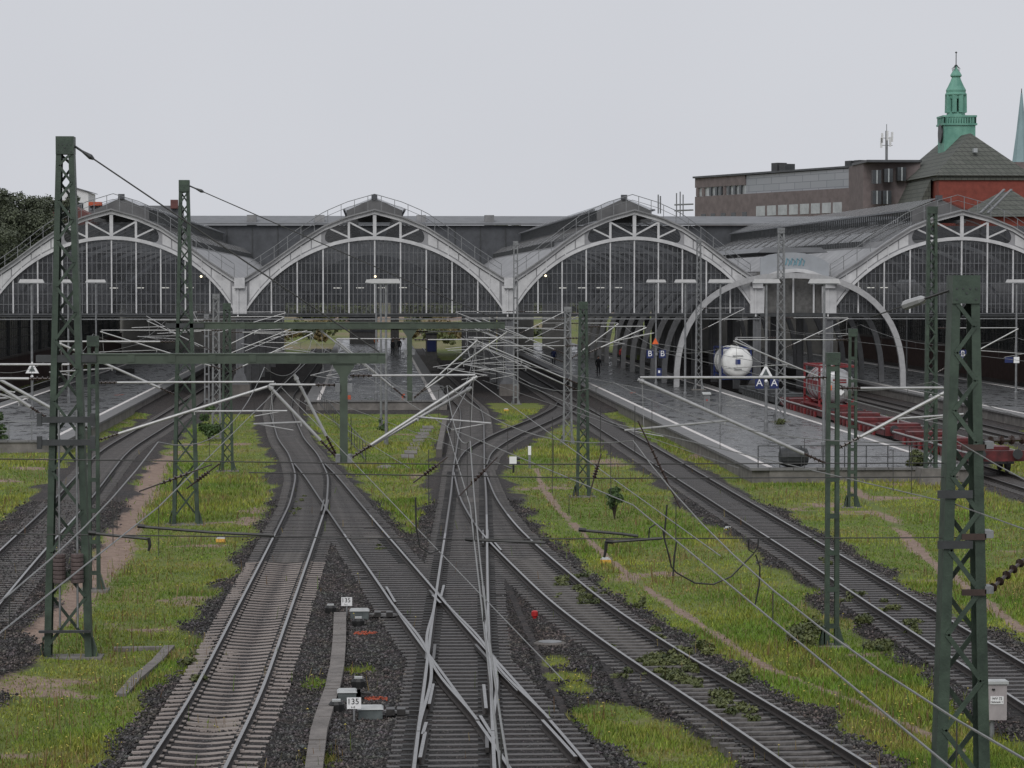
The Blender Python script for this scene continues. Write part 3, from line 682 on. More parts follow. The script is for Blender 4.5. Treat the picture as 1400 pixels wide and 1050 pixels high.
    # hanging strip lights
    for k in range(4):
        MB().box(xc - hw * .35 + k * 2.1, xc - hw * .35 + k * 2.1 + .75, 262 + 4 * k, 262.2 + 4 * k, ZS + 1.9, ZS + 1.98).build('strip_light', 'tube_glow', c)
    return c
for a in NAV: nave(*a)

# valley columns
def column(x, label, y=FY, first=True):
    c = thing('valley_column', (x, y, 0), label, 'column', 'columns between the naves')
    zt = outer(1) + .1
    MB().xz([(x - .55, ZB), (x + .55, ZB), (x + .6, zt - .6), (x - .6, zt - .6)], y - .3, y + .3).build('head', 'white_paint', c)
    MB().box(x - .42, x + .42, y - .62, y - .3, zt - .75, zt + .1).build('gutter_box', 'white_paint', c)
    MB().box(x - .2, x - .08, y - .42, y - .3, ZB, zt - .75).build('downpipe', 'white_paint', c)
    MB().box(x - .32, x - .18, y - .2, y + .2, 1.5, ZB).build('flange', 'grey_steel', c)
    MB().box(x + .18, x + .32, y - .2, y + .2, 1.5, ZB).build('flange', 'grey_steel', c)
    MB().box(x - .18, x + .18, y - .1, y + .1, 1.5, ZB).build('web', 'grey_steel', c)
    MB().xz([(x - .75, .75), (x + .75, .75), (x + .6, 1.0), (x + .4, 1.6), (x - .4, 1.6), (x - .6, 1.0)], y - .4, y + .4).build('foot', 'grey_steel', c)
    MB().box(x - .8, x + .8, y - .6, y + .6, -.5, .75).build('plinth', 'concrete_dark', c)
column(V0, 'white column in the valley between the left and middle arches')
column(V1, 'white column in the valley right of the middle arch')
column(xF(1038) - .2, 'white column at the right foot of the third arch')
column(xF(1130) + .2, 'white column at the left foot of the rightmost arch')
for vx in (V0, V1, xF(1038), xF(1130)):
    for k in range(7):
        y = FY + 14 + 15.5 * k; m = MB()
        m.box(vx - .25, vx + .25, y - .08, y + .08, -.3, outer(1)); m.box(vx - .3, vx - .22, y - .2, y + .2, -.3, outer(1)); m.box(vx + .22, vx + .3, y - .2, y + .2, -.3, outer(1))
        tag(m.build('shed_column', 'rib_grey'), 'grey steel column inside the shed behind the front arches', 'column', 'columns standing inside the shed')

# side walls of the shed: brown base and glazed grid
def side_wall(x, s, label):
    c = thing('shed_side_wall', (x, FY, 0), label, 'wall')
    MB().box(x - .2, x + .2, FY - 60, BACK, -.4, 2.4).build('base_wall', 'brick_dark', c)
    MB().box(x - .26, x + .26, FY - 60, BACK, 2.4, 2.6).build('coping', 'concrete_dark', c)
    MB().box(x - .02, x + .02, FY - 60, BACK, 2.6, ZS + (0)).build('glazing', 'glazing', c)
    y = FY - 60; m = MB(); k = 0
    while y < BACK:
        w_ = .2 if k % 6 == 0 else .05
        m.box(x - w_, x + w_, y, y + w_ * 1.4, 2.6, ZS); y += 1.3; k += 1
    for z in (3.3, 4.1, 4.9, 5.7): m.box(x - .04, x + .04, FY - 60, BACK, z - .03, z + .03)
    m.build('window_bars', 'dark_steel', c)
    MB().box(x + s * .03, x + s * .5, FY + .4, BACK, ZS + .01, outer(.97)).build('upper_wall', 'wall_grey', c)
side_wall(NAV[0][0] - (V0 - NAV[0][0]) - .4, -1, 'brown side wall with dark window grid at the left of the shed')
side_wall(NAV[3][1] + .5, 1, 'brown side wall with dark window grid at the right of the shed')

# low arched canopy between the third and fourth nave
ca = thing('canopy', (on_z(1080, 525, PZ)[0], FY, 0), 'low canopy of curved pale ribs between the two right hand naves', 'canopy')
xl, xr2 = float(on_y(921, 525, FY - .8)[0]), float(on_y(1238, 525, FY - .8)[0]); xm = (xl + xr2) / 2; ha = (xr2 - xl) / 2
ztop = float(on_y(1085, 373, FY)[2])
def rib_pts(y, k=0.0):
    o = []
    for i in range(33):
        t = math.pi * i / 32; cxx = -math.cos(t); sz = math.sin(t)
        o.append((xm + (ha - k) * math.copysign(abs(cxx) ** .85, cxx), PZ + (ztop - PZ - k) * abs(sz) ** .8))
    return o
for k in range(12):
    y = FY - .8 + k * 9.5
    MB().strip(rib_pts(y, .44), rib_pts(y), y - .2, y + .2).build('rib', 'rib_pale' if k == 0 else 'rib_grey', ca)
mb = MB(); pr = rib_pts(0); mid = pr[9:24]
mb.strip([(x, z + .02) for x, z in mid], [(x, z + .16) for x, z in mid], FY + .6, BACK); mb.build('canopy_roof', 'roof_zinc', ca)
fx0, fx1 = xF(1036), xF(1133)
fp = [1040, 1052, 1064, 1076, 1088, 1100, 1112, 1124, 1134]; lo_ = [380, 375, 371, 369, 368, 369, 372, 377, 383]; hi_ = [352, 348, 346, 345, 345, 346, 349, 353, 360]
MB().strip([(xF(a_), zpx(b_)) for a_, b_ in zip(fp, lo_)], [(xF(a_), zpx(b_)) for a_, b_ in zip(fp, hi_)], FY + .3, FY + .5).build('fascia_wall', 'fascia', ca)
MB().strip([(xF(a_), zpx(b_ + 4)) for a_, b_ in zip(fp, lo_)], [(xF(a_), zpx(b_ - 1)) for a_, b_ in zip(fp, lo_)], FY - .1, FY + .29).build('fascia_rim', 'white_paint', ca)
MB().xz([(fx0, zpx(345)), (fx1, zpx(345)), (fx1 - .6, zpx(338)), (fx0 + .6, zpx(338))], FY + .4, BACK).build('valley_roof', 'roof_light', ca)
for i, px in enumerate((1076, 1083, 1090, 1096)):
    MB().tube([on_y(px - 2, 362, FY + .27), on_y(px, 353, FY + .27), on_y(px + 4, 357, FY + .27), on_y(px + 2, 363, FY + .27)], .05, 5).build('paint_mark', 'paint_blue', ca)
for px in (1085, 1113): MB().box(xF(px) - .07, xF(px) + .07, FY + .2, FY + .3, ZS, zpx(375)).build('mullion', 'white_paint', ca)
MB().box(fx0, fx1, FY + .52, FY + .7, ZS, zpx(372)).build('back_panel', 'interior', ca)
MB().box(fx0, fx1, FY - .35, FY + .15, ZS - .3, ZS - .02).build('front_beam', 'dark_steel', ca)

# cross building over the tracks at the back of the shed
cb = thing('cross_building', (0, BACK, 0), 'long dark building lying across the tracks behind the shed', 'building')
x0, x1 = float(on_y(230, 300, BACK)[0]), float(on_y(1260, 300, BACK)[0]); zt = EYE + 87 * BACK / FPX; ze = EYE + 76 * BACK / FPX
MB().box(-70, 95, BACK + .5, BACK + 14, 6.3, ze - .02).build('wall', 'roof_dark', cb)
MB().hexa([(x0, BACK - .2, ze), (x1, BACK - .2, ze), (x1, BACK + 7, zt), (x0, BACK + 7, zt), (x0, BACK - .2, ze + .25), (x1, BACK - .2, ze + .25), (x1, BACK + 7, zt + .3), (x0, BACK + 7, zt + .3)]).build('roof', 'roof_light', cb)
for px in (344, 576, 669, 437):
    p = on_y(px, 300, BACK + 1); m = MB().box(p[0] - .6, p[0] + .6, BACK + .8, BACK + 2.4, ze, ze + 1.3); m.build('roof_hatch', 'roof_zinc', cb)
x = -66
while x < 92:
    MB().box(x, x + .12, BACK + .4, BACK + .5, 7, ze - .1).build('wall_seam', 'dark_steel', cb); x += 3.2
for a_, b_ in ((-200, 388), (688, 730), (742, 780), (793, 830), (842, 880), (892, 1700)):
    p, q = on_y(a_, 470, BACK), on_y(b_, 470, BACK); MB().box(p[0], q[0], BACK + .6, BACK + 1.2, -.3, 6.29).build('back_wall', 'wall_grey', cb)
for px, w_ in ((540, 13), (652, 6), (640, 3)):
    p = on_y(px, 470, BACK); MB().box(p[0] - w_ * .04, p[0] + w_ * .04, BACK + .6, BACK + 5, -.3, 6.29).build('pier', 'interior', cb)

# ---------------------------------------------------------------- background buildings
# brick station building with its copper clock turret
BY = 430.0; k_ = BY / FPX
st = thing('station_building', tuple(on_y(1342, 384, BY)[:2]) + (0.0,), 'red brick station building with hipped tile roof and green copper turret', 'building')
bx0, bx1 = float(on_y(1284, 240, BY)[0]), float(on_y(1404, 240, BY)[0]); zE = float(on_y(1284, 240, BY)[2]); zA = float(on_y(1327, 182, BY + 7)[2]); bxm = float(on_y(1327, 182, BY + 7)[0])
MB().box(bx0, bx1, BY, BY + 34, 0, zE).build('wall', 'brick_red', st)
MB().box(bx0 - .3, bx1 + .3, BY - .3, BY + 34, zE - .7, zE - .05).build('cornice', 'roof_tiles', st)
m = MB(); e = .8
m.add([(bx0 - e, BY - e, zE), (bx1 + e, BY - e, zE), (bx1 + e, BY + 35, zE), (bx0 - e, BY + 35, zE), (bxm, BY + 7, zA), (bxm, BY + 28, zA)], [(0, 1, 4), (1, 2, 5, 4), (2, 3, 5), (3, 0, 4, 5), (0, 3, 2, 1)]); m.build('roof', 'roof_tiles', st)
mx0 = float(on_y(1228, 262, BY + 12)[0])
m = MB(); zl = zE - .4
m.add([(bx0 - .5, BY + 4, zl), (bx0 - .5, BY + 36, zl), (bx0 - 3.2, BY + 36, zl - 6), (bx0 - 3.2, BY + 4, zl - 6), (bx0 - .5, BY + 4, zl - 6), (bx0 - .5, BY + 36, zl - 6)], [(0, 1, 2, 3), (0, 3, 4), (1, 5, 2), (0, 4, 5, 1), (3, 2, 5, 4)]); m.build('mansard_roof', 'roof_tiles', st)
for px, py in ((1333, 205),): p = on_y(px, py, BY + 2.6); MB().box(p[0] - .3, p[0] + .3, p[1] - .5, p[1] + .5, p[2] - .4, p[2] + .25).build('roof_window', 'window_pale', st)
TY = BY + 14; tw = lambda px: float(on_y(px, 200, TY)[0]); tz = lambda py: float(on_y(1312, py, TY)[2])
tx0, tx1 = tw(1291), tw(1333.5); txm = (tx0 + tx1) / 2; td = (tx1 - tx0)
tu = MB().box(tx0, tx1, TY, TY + td, tz(225), tz(170)).build('turret', 'copper', st)
MB().box(tx0 - .25, tx1 + .25, TY - .25, TY + td + .25, tz(171), tz(168.5)).build('turret_cornice', 'copper', tu)
m = MB(); n = 13
for i in range(n):
    x = tx0 + (tx1 - tx0) * i / (n - 1); m.box(x - .1, x + .1, TY - .1, TY + .1, tz(168.5), tz(160)); m.box(x - .1, x + .1, TY + td - .1, TY + td + .1, tz(168.5), tz(160))
    y = TY + td * i / (n - 1); m.box(tx0 - .12, tx0 + .08, y - .1, y + .1, tz(168.5), tz(160)); m.box(tx1 - .08, tx1 + .12, y - .1, y + .1, tz(168.5), tz(160))
m.build('balustrade', 'copper', tu)
m = MB()
for a in ((tx0 - .2, tx1 + .2, TY - .2, TY + .15), (tx0 - .2, tx1 + .2, TY + td - .15, TY + td + .2), (tx0 - .2, tx0 + .15, TY + .16, TY + td - .16), (tx1 - .15, tx1 + .2, TY + .16, TY + td - .16)): m.box(*a, tz(160), tz(157.5))
m.build('balustrade_rail', 'copper', tu)
cc = (txm - .15, TY + td / 2, 0); pxm = lambda v: v * TY / FPX
m = MB(); m.lathe(cc, [(pxm(14), tz(170)), (pxm(14), tz(158)), (pxm(13), tz(156)), (pxm(12.6), tz(152))], 8, rot=.39)
for j in range(8):
    a = 2 * math.pi * j / 8 + .39; m.bar((cc[0] + pxm(12) * math.cos(a), cc[1] + pxm(12) * math.sin(a), tz(153)), (cc[0] + pxm(11.6) * math.cos(a), cc[1] + pxm(11.6) * math.sin(a), tz(128)), pxm(6), pxm(5))
m.build('belfry', 'copper', tu)
MB().lathe(cc, [(pxm(12.5), tz(134)), (pxm(13), tz(130)), (pxm(15), tz(128.5)), (pxm(15), tz(127)), (pxm(13.5), tz(125.5)), (pxm(14), tz(122)), (pxm(11), tz(116.5)), (pxm(8), tz(110)), (pxm(6), tz(105)), (pxm(6.2), tz(104)), (pxm(8), tz(102.5)), (pxm(7.8), tz(101)), (pxm(5.5), tz(97)), (pxm(2), tz(92)), (pxm(1.2), tz(87))], 16).build('dome', 'copper', tu)
m = MB().lathe(cc, [(.08, tz(88)), (.07, tz(71))], 6); m.lathe(cc, [(.02, tz(71.5)), (.22, tz(70)), (.02, tz(68.5))], 8); m.lathe(cc, [(.02, tz(90)), (.3, tz(88)), (.02, tz(86))], 8)
for j in range(6):
    a = j * math.pi / 3; m.tube([(cc[0] + .1 * math.cos(a), cc[1] + .1 * math.sin(a), tz(88)), (cc[0] + .65 * math.cos(a), cc[1] + .65 * math.sin(a), tz(92)), (cc[0] + .5 * math.cos(a), cc[1] + .5 * math.sin(a), tz(97))], .05, 5)
m.build('finial', 'dark_steel', tu)
clk = MB().tube([(tx0 - .3, TY + td * .45, tz(182)), (tx0 - .05, TY + td * .45, tz(182))], 1.5, 20).build('clock_face', 'dark_steel', tu)
# lower tiled roof in front of it
lw = thing('side_wing', tuple(on_y(1388, 300, 405)[:2]) + (0.0,), 'low station wing with grey green tiled hip roof at right edge', 'building')
a0, a1 = float(on_y(1336, 290, 405)[0]), float(on_y(1440, 290, 405)[0]); zz0, zz1 = float(on_y(1390, 296, 405)[2]), float(on_y(1390, 259, 405)[2]); am = float(on_y(1387, 259, 410)[0])
m = MB(); m.add([(a0, 405, zz0), (a1, 405, zz0), (a1, 425, zz0), (a0, 425, zz0), (am, 411, zz1), (am, 420, zz1)], [(0, 1, 4), (1, 2, 5, 4), (2, 3, 5), (3, 0, 4, 5), (0, 3, 2, 1)]); m.build('roof', 'roof_tiles', lw)
MB().box(a0 + .8, a1 - .8, 406, 424, 0, zz0 - .02).build('wall', 'brick_red', lw)
for dx in (0, .9): MB().bar((a0 + .6 + dx * 1.2, 405.6, zz0 + .5), (am - 1.2 + dx * 1.2, 411.5, zz1 + .2), .35, .2).build('verge_board', 'galv', lw)

# modern brick office block, running back to the left
of = thing('office_block', tuple(on_y(1060, 384, 500)[:2]) + (0.0,), 'modern brown brick office block with pale metal upper storey', 'building')
zt = float(on_y(950, 244, 520)[2]); A = on_y(950, 244, 520)[:2]; 
def yfor(px): return 520 * 140. / (384 - np.interp(px, [950, 1020, 1180], [244, 239, 227.5]))
def ofp(px): return on_y(px, 300, float(yfor(px)))[:2]
def wallseg(mb, pa, pb, z0, z1, th=.6, out_=0.0):
    a, b = ofp(pa), ofp(pb); d = (b - a) / np.linalg.norm(b - a); nrm = np.array([d[1], -d[0]]); nrm = nrm if nrm[1] < 0 else -nrm
    a = a + nrm * out_; b = b + nrm * out_; c_, e_ = b - nrm * th, a - nrm * th
    return mb.hexa([(*a, z0), (*b, z0), (*c_, z0), (*e_, z0), (*a, z1), (*b, z1), (*c_, z1), (*e_, z1)])
zo = lambda py, px=950: float(on_y(px, py, float(yfor(px)))[2])
wallseg(MB(), 950, 1180, 2, zo(269), 14).build('brick_wall', 'brick_office', of)
wallseg(MB(), 950, 1018, zo(269) + .01, zo(257), 12, -.3).build('window_band', 'window_pale', of)
wallseg(MB(), 950, 1018, zo(257) + .01, zt, 14).build('brick_parapet', 'brick_office', of)
wallseg(MB(), 1018.3, 1180, zo(269) + .01, zt - .1, 14, -.25).build('metal_storey', 'office_panels', of)
wallseg(MB(), 948, 1182, zt + .01, zt + .35, 14.2, .2).build('roof_edge', 'roof_dark', of)
for px in (953, 961, 971, 979, 985, 990, 996, 1004, 1012): wallseg(MB(), px - 1.4, px + 1.4, zo(268.5), zo(257.5), .3, .05).build('window_pier', 'brick_office' if px in (953, 961, 990) else 'window_dark', of)
for px in (962, 975, 989, 1003, 1018): wallseg(MB(), px - 3, px + 3, zo(300), zo(293), .3, .06).build('window', 'window_dark', of)
for px in range(1040, 1160, 15): wallseg(MB(), px - 6, px + 6, zo(299), zo(286), .3, .06).build('window', 'window_pale', of)
for px, h_ in ((1045, 1.6), (1056, 1.3), (1145, 1.0), (1157, 1.0)): wallseg(MB(), px - 4, px + 4, zt + .36, zt + .36 + h_, 2, -2).build('roof_unit', 'dark_steel', of)
ob = thing('brick_tower_block', tuple(on_y(1215, 384, 452)[:2]) + (0.0,), 'dark brick end tower of the office block beside the station roof', 'building')
p0, p1 = on_y(1180, 300, 456), on_y(1258, 300, 452); z2 = float(on_y(1215, 223, 455)[2])
MB().hexa([(p0[0], p0[1], 2), (p1[0], p1[1], 2), (p1[0], p1[1] + 14, 2), (p0[0], p0[1] + 14, 2), (p0[0], p0[1], z2), (p1[0], p1[1], z2), (p1[0], p1[1] + 14, z2), (p0[0], p0[1] + 14, z2)]).build('wall', 'brick_office', ob)
MB().box(p0[0] - .2, p1[0] + .2, p1[1] - .3, p1[1] + 14, z2 + .01, z2 + .4).build('roof_edge', 'roof_dark', ob)
for px, py in ((1198, 242), (1214, 240), (1232, 238), (1198, 270), (1212, 270)):
    p = on_y(px, py, 452.4); MB().box(p[0] - .7, p[0] + .7, p1[1] - .25, p1[1] + 1.5, p[2] - 1.1, p[2] + 1.1).build('window', 'window_dark', ob); 
    MB().box(p[0] - .1, p[0] + .1, p1[1] - .35, p1[1] - .26, p[2] - 1.1, p[2] + 1.1).build('window_post', 'window_pale', ob)
am_ = thing('antenna_mast', tuple(on_y(1212, 220, 456)), 'mobile phone antenna mast on the dark brick tower roof', 'antenna')
q = on_y(1212, 222, 456); m = MB().tube([q, q + np.array([0, 0, 5.2])], .22, 6); m.tube([q + np.array([0, 0, 5]), q + np.array([0, 0, 6.3])], .06, 5)
m.build('mast', 'galv', am_)
for dx, dz in ((-.9, 2.4), (-.75, 3.2), (.6, 2.6), (.9, 3.4), (.1, 3.6)):
    MB().box(q[0] + dx - .16, q[0] + dx + .16, q[1] - .2, q[1], q[2] + dz, q[2] + dz + 1.6).build('antenna_panel', 'plaster', am_)
m = MB(); m.bar(q + np.array([-1, 0, 2.8]), q + np.array([1, 0, 2.8]), .1); m.bar(q + np.array([-1, 0, 4]), q + np.array([1, 0, 4]), .1); m.build('bracket', 'galv', am_)
a2 = thing('antenna_mast', tuple(on_y(928, 300, 400)), 'cluster of thin aerials on the roof left of the office block', 'antenna')
m = MB()
for px, ty in ((900, 266), (903, 268)): m.tube([on_y(px, 292, 380), on_y(px, ty, 380)], .1, 5)
for px, ty in ((925, 264), (930, 262), (934, 266)): m.tube([on_y(px, 300, 400), on_y(px, ty, 400)], .09, 5)
for py in (280, 288): m.tube([on_y(922, py, 400), on_y(948, py - 1, 400)], .12, 5)
m.build('aerials', 'galv', a2)
# church spire far behind
sp_ = thing('church_spire', tuple(on_y(1396, 384, 900)[:2]) + (0.0,), 'slender pale green church spire at the right edge', 'church')
q = on_y(1396, 222, 900); r_ = 12.5 * 900 / FPX
MB().lathe((q[0], q[1], 0), [(r_, float(q[2])), (r_ * .55, float(on_y(1396, 180, 900)[2])), (.25, float(on_y(1396, 127, 900)[2]))], 8).build('spire', 'spire_copper', sp_)
MB().box(q[0] - r_ * .9, q[0] + r_ * .9, q[1] - r_, q[1] + r_, 0, float(q[2])).build('tower', 'brick_office', sp_)
MB().lathe((q[0], q[1], 0), [(.2, float(on_y(1396, 128, 900)[2])), (.12, float(on_y(1396, 121, 900)[2]))], 6).build('finial', 'dark_steel', sp_)
# houses beyond the left nave
wh = thing('white_house', tuple(on_y(108, 384, 395)[:2]) + (0.0,), 'white house with round window behind the left nave', 'house')
h0, h1 = float(on_y(86, 300, 395)[0]), float(on_y(121, 300, 395)[0]); hz = lambda py: float(on_y(100, py, 395)[2])
pts = [(h0, 2), (h1, 2), (h1, hz(263)), ((h0 * .3 + h1 * .7), hz(259)), ((h0 + h1) / 2, hz(257)), (h0, hz(256))]
MB().xz(pts, 395, 405).build('wall', 'plaster', wh)
MB().strip([(h0, hz(256)), ((h0 + h1) / 2, hz(257)), (h1 + .3, hz(263))], [(h0, hz(255)), ((h0 + h1) / 2, hz(256)), (h1 + .3, hz(262))], 394.6, 405.3).build('roof', 'roof_light', wh)
p = on_y(100, 267, 394.9); MB().tube([(p[0], 394.9, p[2]), (p[0], 395.05, p[2])], .28, 14).build('round_window', 'window_dark', wh)
for px in (99, 105, 111): p = on_y(px, 281, 394.9); MB().box(p[0] - .27, p[0] + .27, 394.9, 395.05, p[2] - .4, p[2] + .4).build('window', 'window_dark', wh)
rh = thing('red_roofed_house', tuple(on_y(95, 384, 375)[:2]) + (0.0,), 'brown tiled gable roof peeking over the left nave', 'house')
g0, g1 = float(on_y(60, 290, 375)[0]), float(on_y(125, 290, 375)[0]); gm = float(on_y(80, 290, 375)[0])
MB().xz([(g0, hz(300)), (gm, float(on_y(80, 272, 375)[2])), (g1, float(on_y(120, 294, 375)[2])), (g1, 8), (g0, 8)], 375, 385).build('gable', 'roof_red', rh)
gh = thing('flat_roofed_house', tuple(on_y(180, 384, 385)[:2]) + (0.0,), 'grey flat roofed building with brick chimney behind the left nave', 'house')
g0, g1 = float(on_y(121, 290, 385)[0]), float(on_y(245, 290, 385)[0]); MB().box(g0, g1, 385, 395, 2, float(on_y(150, 281, 385)[2])).build('wall', 'roof_light', gh)
p = on_y(238, 275, 384); MB().box(p[0] - .5, p[0] + .5, 384, 385, p[2] - 1, p[2] + .2).build('chimney', 'roof_red', gh)
p = on_y(130, 279, 384); MB().box(p[0] - .9, p[0] + .9, 384, 385, p[2] - .2, p[2] + .3).build('roof_edge', 'orange_mark', gh)
# ---------------------------------------------------------------- overhead line masts
def mast(name, label, x, y, z0, z1, wb, wt, m, style='lattice', depth=.28, legw=.15, plate=.42, foot=True, group='overhead line masts'):
    c = thing(name, (x, y, z0), label, 'mast', group)
    W = lambda z: wb + (wt - wb) * (z - z0) / (z1 - z0)
    lw = lambda z: legw * 1.15 + (min(legw, wt * .32) - legw * 1.15) * (z - z0) / (z1 - z0)
    for s in (-1, 1):
        mb = MB()                                       # channel section leg: web plus two flanges
        for (ya, yb, ta, tb) in ((-depth / 2, -depth / 2 + .03, 0, legw), (depth / 2 - .03, depth / 2, 0, legw), (-depth / 2 + .03, depth / 2 - .03, 0, .03)):
            p = []
            for z in (z0, z1):
                w_ = W(z) / 2; tb_ = tb if tb < .05 else lw(z); p += [(x + s * (w_ - ta), y + ya, z), (x + s * (w_ - tb_), y + ya, z), (x + s * (w_ - tb_), y + yb, z), (x + s * (w_ - ta), y + yb, z)]
            if s > 0: p = [p[1], p[0], p[3], p[2], p[5], p[4], p[7], p[6]]
            mb.hexa(p)
        mb.build('leg', m, c)
    if style == 'lattice':
        z = z0 + .35; sgn = 1
        while z < z1 - plate:
            st_ = max(.42, (W(z) - lw(z)) * 1.2); z2 = min(z + st_, z1 - plate)
            wa, wz = W(z) / 2 - lw(z) * .6, W(z2) / 2 - lw(z2) * .6
            MB().bar((x - sgn * wa, y - depth / 2 - .012, z), (x + sgn * wz, y - depth / 2 - .012, z2), lw(z) * .45, .022, up=(0, 1, 0)).build('lattice_bar', m, c)
            MB().bar((x + sgn * wa, y + depth / 2 + .012, z), (x - sgn * wz, y + depth / 2 + .012, z2), lw(z) * .45, .022, up=(0, 1, 0)).build('lattice_bar', m, c)
            z = z2; sgn = -sgn
    else:
        z = z0 + .5
        while z < z1 - plate:
            w_ = W(z) / 2
            MB().box(x - w_ + .04, x + w_ - .04, y - depth / 2 - .012, y - depth / 2 - .001, z, z + .13).build('batten_plate', m, c); z += .95
    if plate:
        w_ = wt / 2 + .012
        MB().box(x - w_, x + w_, y - depth / 2 - .04, y + depth / 2 + .04, z1 - plate, z1 + .02).build('top_plate', m, c)
        for bx_, bz in ((-.7, .55), (-.25, .55), (.25, .55), (.7, .55), (-.7, .15), (.7, .15), (0, .38)):
            if wt > .3: MB().tube([(x + bx_ * w_, y - depth / 2 - .055, z1 - plate + bz * plate), (x + bx_ * w_, y - depth / 2 - .039, z1 - plate + bz * plate)], .016, 6).build('bolt', 'dark_steel', c)
    if foot:
        for s in (-1, 1):
            MB().xz([(x + s * wb / 2 - .04, z0), (x + s * (wb / 2 + .16), z0), (x + s * (wb / 2), z0 + .55), (x + s * wb / 2 - .04, z0 + .55)][::s], y - .12, y + .12).build('gusset', m, c)
        MB().box(x - wb / 2 - .25, x + wb / 2 + .25, y - .4, y + .4, z0 - .5, z0 + .06).build('footing', 'concrete', c)
    return c
def insul(mb, p, q, r=.05, n=4):
    p = np.array(p, float); q = np.array(q, float); mb.tube([p, q], r * .55, 6)
    for i in range(n):
        a = p + (q - p) * (i + .6) / (n + .2); d = (q - p) / np.linalg.norm(q - p) * .018; mb.tube([a - d, a, a + d], [r * .6, r * 1.35, r * .6], 8)
def cantilever(c, x0, y, x1, zt=6.55, zl=4.55, half=.2, r=.048, steady=True, ytip=0.0, top=True):
    s = 1 if x1 > x0 else -1; a = np.array([x0 + s * half, y, zl]); t = np.array([x1, y + ytip, zt - .04]); d = t - a; L_ = np.linalg.norm(d); u = d / L_
    mb = MB(); mb.tube([a + u * .62, t + u * .12], r, 8); mb.tube([t - u * .03, t + u * .05], r * 1.5, 8)
    k = mb.build('cantilever_strut', 'tube', c)
    mi = MB(); insul(mi, a, a + u * .62, .055, 5); mi.build('insulator', 'insulator', k)
    if top:
        b = np.array([x0 + s * half, y, zt + .05]); e = np.array([x1 + s * .05, y + ytip, zt + .06]); v = (e - b) / np.linalg.norm(e - b)
        mb = MB(); mb.tube([b + v * .55, e], r * .72, 8); k2 = mb.build('top_tube', 'tube', c)
        mi = MB(); insul(mi, b, b + v * .55, .05, 4); mi.build('insulator', 'insulator', k2)
    if steady:
        m0 = a + u * L_ * .55; f = np.array([x1 + s * .45, y + ytip, 5.42 + (zl - 4.55)])
        mb = MB(); mb.tube([m0 + np.array([-s * .1, 0, -.05]), f], r * .62, 7); mb.tube([f + np.array([-s * .1, 0, 0]), f + np.array([-s * 1.0, 0, -.16])], r * .35, 6)
        mb.tube([m0, m0 + np.array([0, 0, -.16])], .02, 5); mb.tube([t - np.array([0, 0, .02]), f - np.array([s * .5, 0, -.05])], .008, 4); mb.build('steady_arm', 'tube', c)
def arm_with_drop_post(c, xm, y, x_end, xpost, zb, zlow, m, ztop, w_=.2):
    ar = MB(); ar.box(xm + .15, x_end, y - .13, y - .10, zb - w_ / 2, zb + w_ / 2); ar.box(xm + .15, x_end, y + .10, y + .13, zb - w_ / 2, zb + w_ / 2)
    ar.box(xm + .15, x_end, y - .16, y + .16, zb + w_ / 2, zb + w_ / 2 + .03); ar.box(xm + .15, x_end, y - .16, y + .16, zb - w_ / 2 - .03, zb - w_ / 2)
    k = ar.build('cantilever_arm', m, c)
    for x in np.linspace(xm + .6, x_end - .3, 8): MB().box(x - .09, x + .09, y - .15, y - .131, zb - w_ / 2 + .01, zb + w_ / 2 - .01).build('splice_plate', m, k)
    MB().box(xm - .75, xm + .75, y - .2, y - .16, zb - .09, zb + .09).build('crossbar', 'dark_steel', c)
    MB().box(xm - .75, xm + .75, y + .17, y + .21, zb - .09, zb + .09).build('crossbar', 'dark_steel', c)
    p = MB(); p.xz([(xpost - .27, zb - w_ / 2 - .031), (xpost + .27, zb - w_ / 2 - .031), (xpost + .27, zb - .2), (xpost + .1, zb - .45), (xpost + .1, zlow), (xpost - .1, zlow), (xpost - .1, zb - .45), (xpost - .27, zb - .2)][::-1], y - .11, y + .11)
    dp = p.build('drop_post', m, c)
    MB().box(xpost - .33, xpost + .33, y - .13, y + .13, zb - w_ / 2 - .06, zb - w_ / 2 - .032).build('flange_plate', m, dp)
    for z in (zlow + .12, zlow + 1.9):
        for s in (-1, 1): MB().box(xpost + s * .15 - .06, xpost + s * .15 + .06, y - .18, y + .18, z - .1, z + .1).build('clamp', 'galv', dp)
    a = np.array([xm + .2, y, ztop - .2]); b = np.array([x_end - .15, y, zb + .15]); d = (b - a) / np.linalg.norm(b - a)
    s_ = MB(); s_.tube([a + d * .5, b], .022, 6); k = s_.build('stay_wire', 'wire', c)
    i_ = MB(); i_.tube([a, a + d * .25, a + d * .5, a + d * .6], [.03, .03, .07, .03], 7); i_.build('turnbuckle', 'dark_steel', k)
def ground_pt(px, py): return on_z(px, py, GZ)
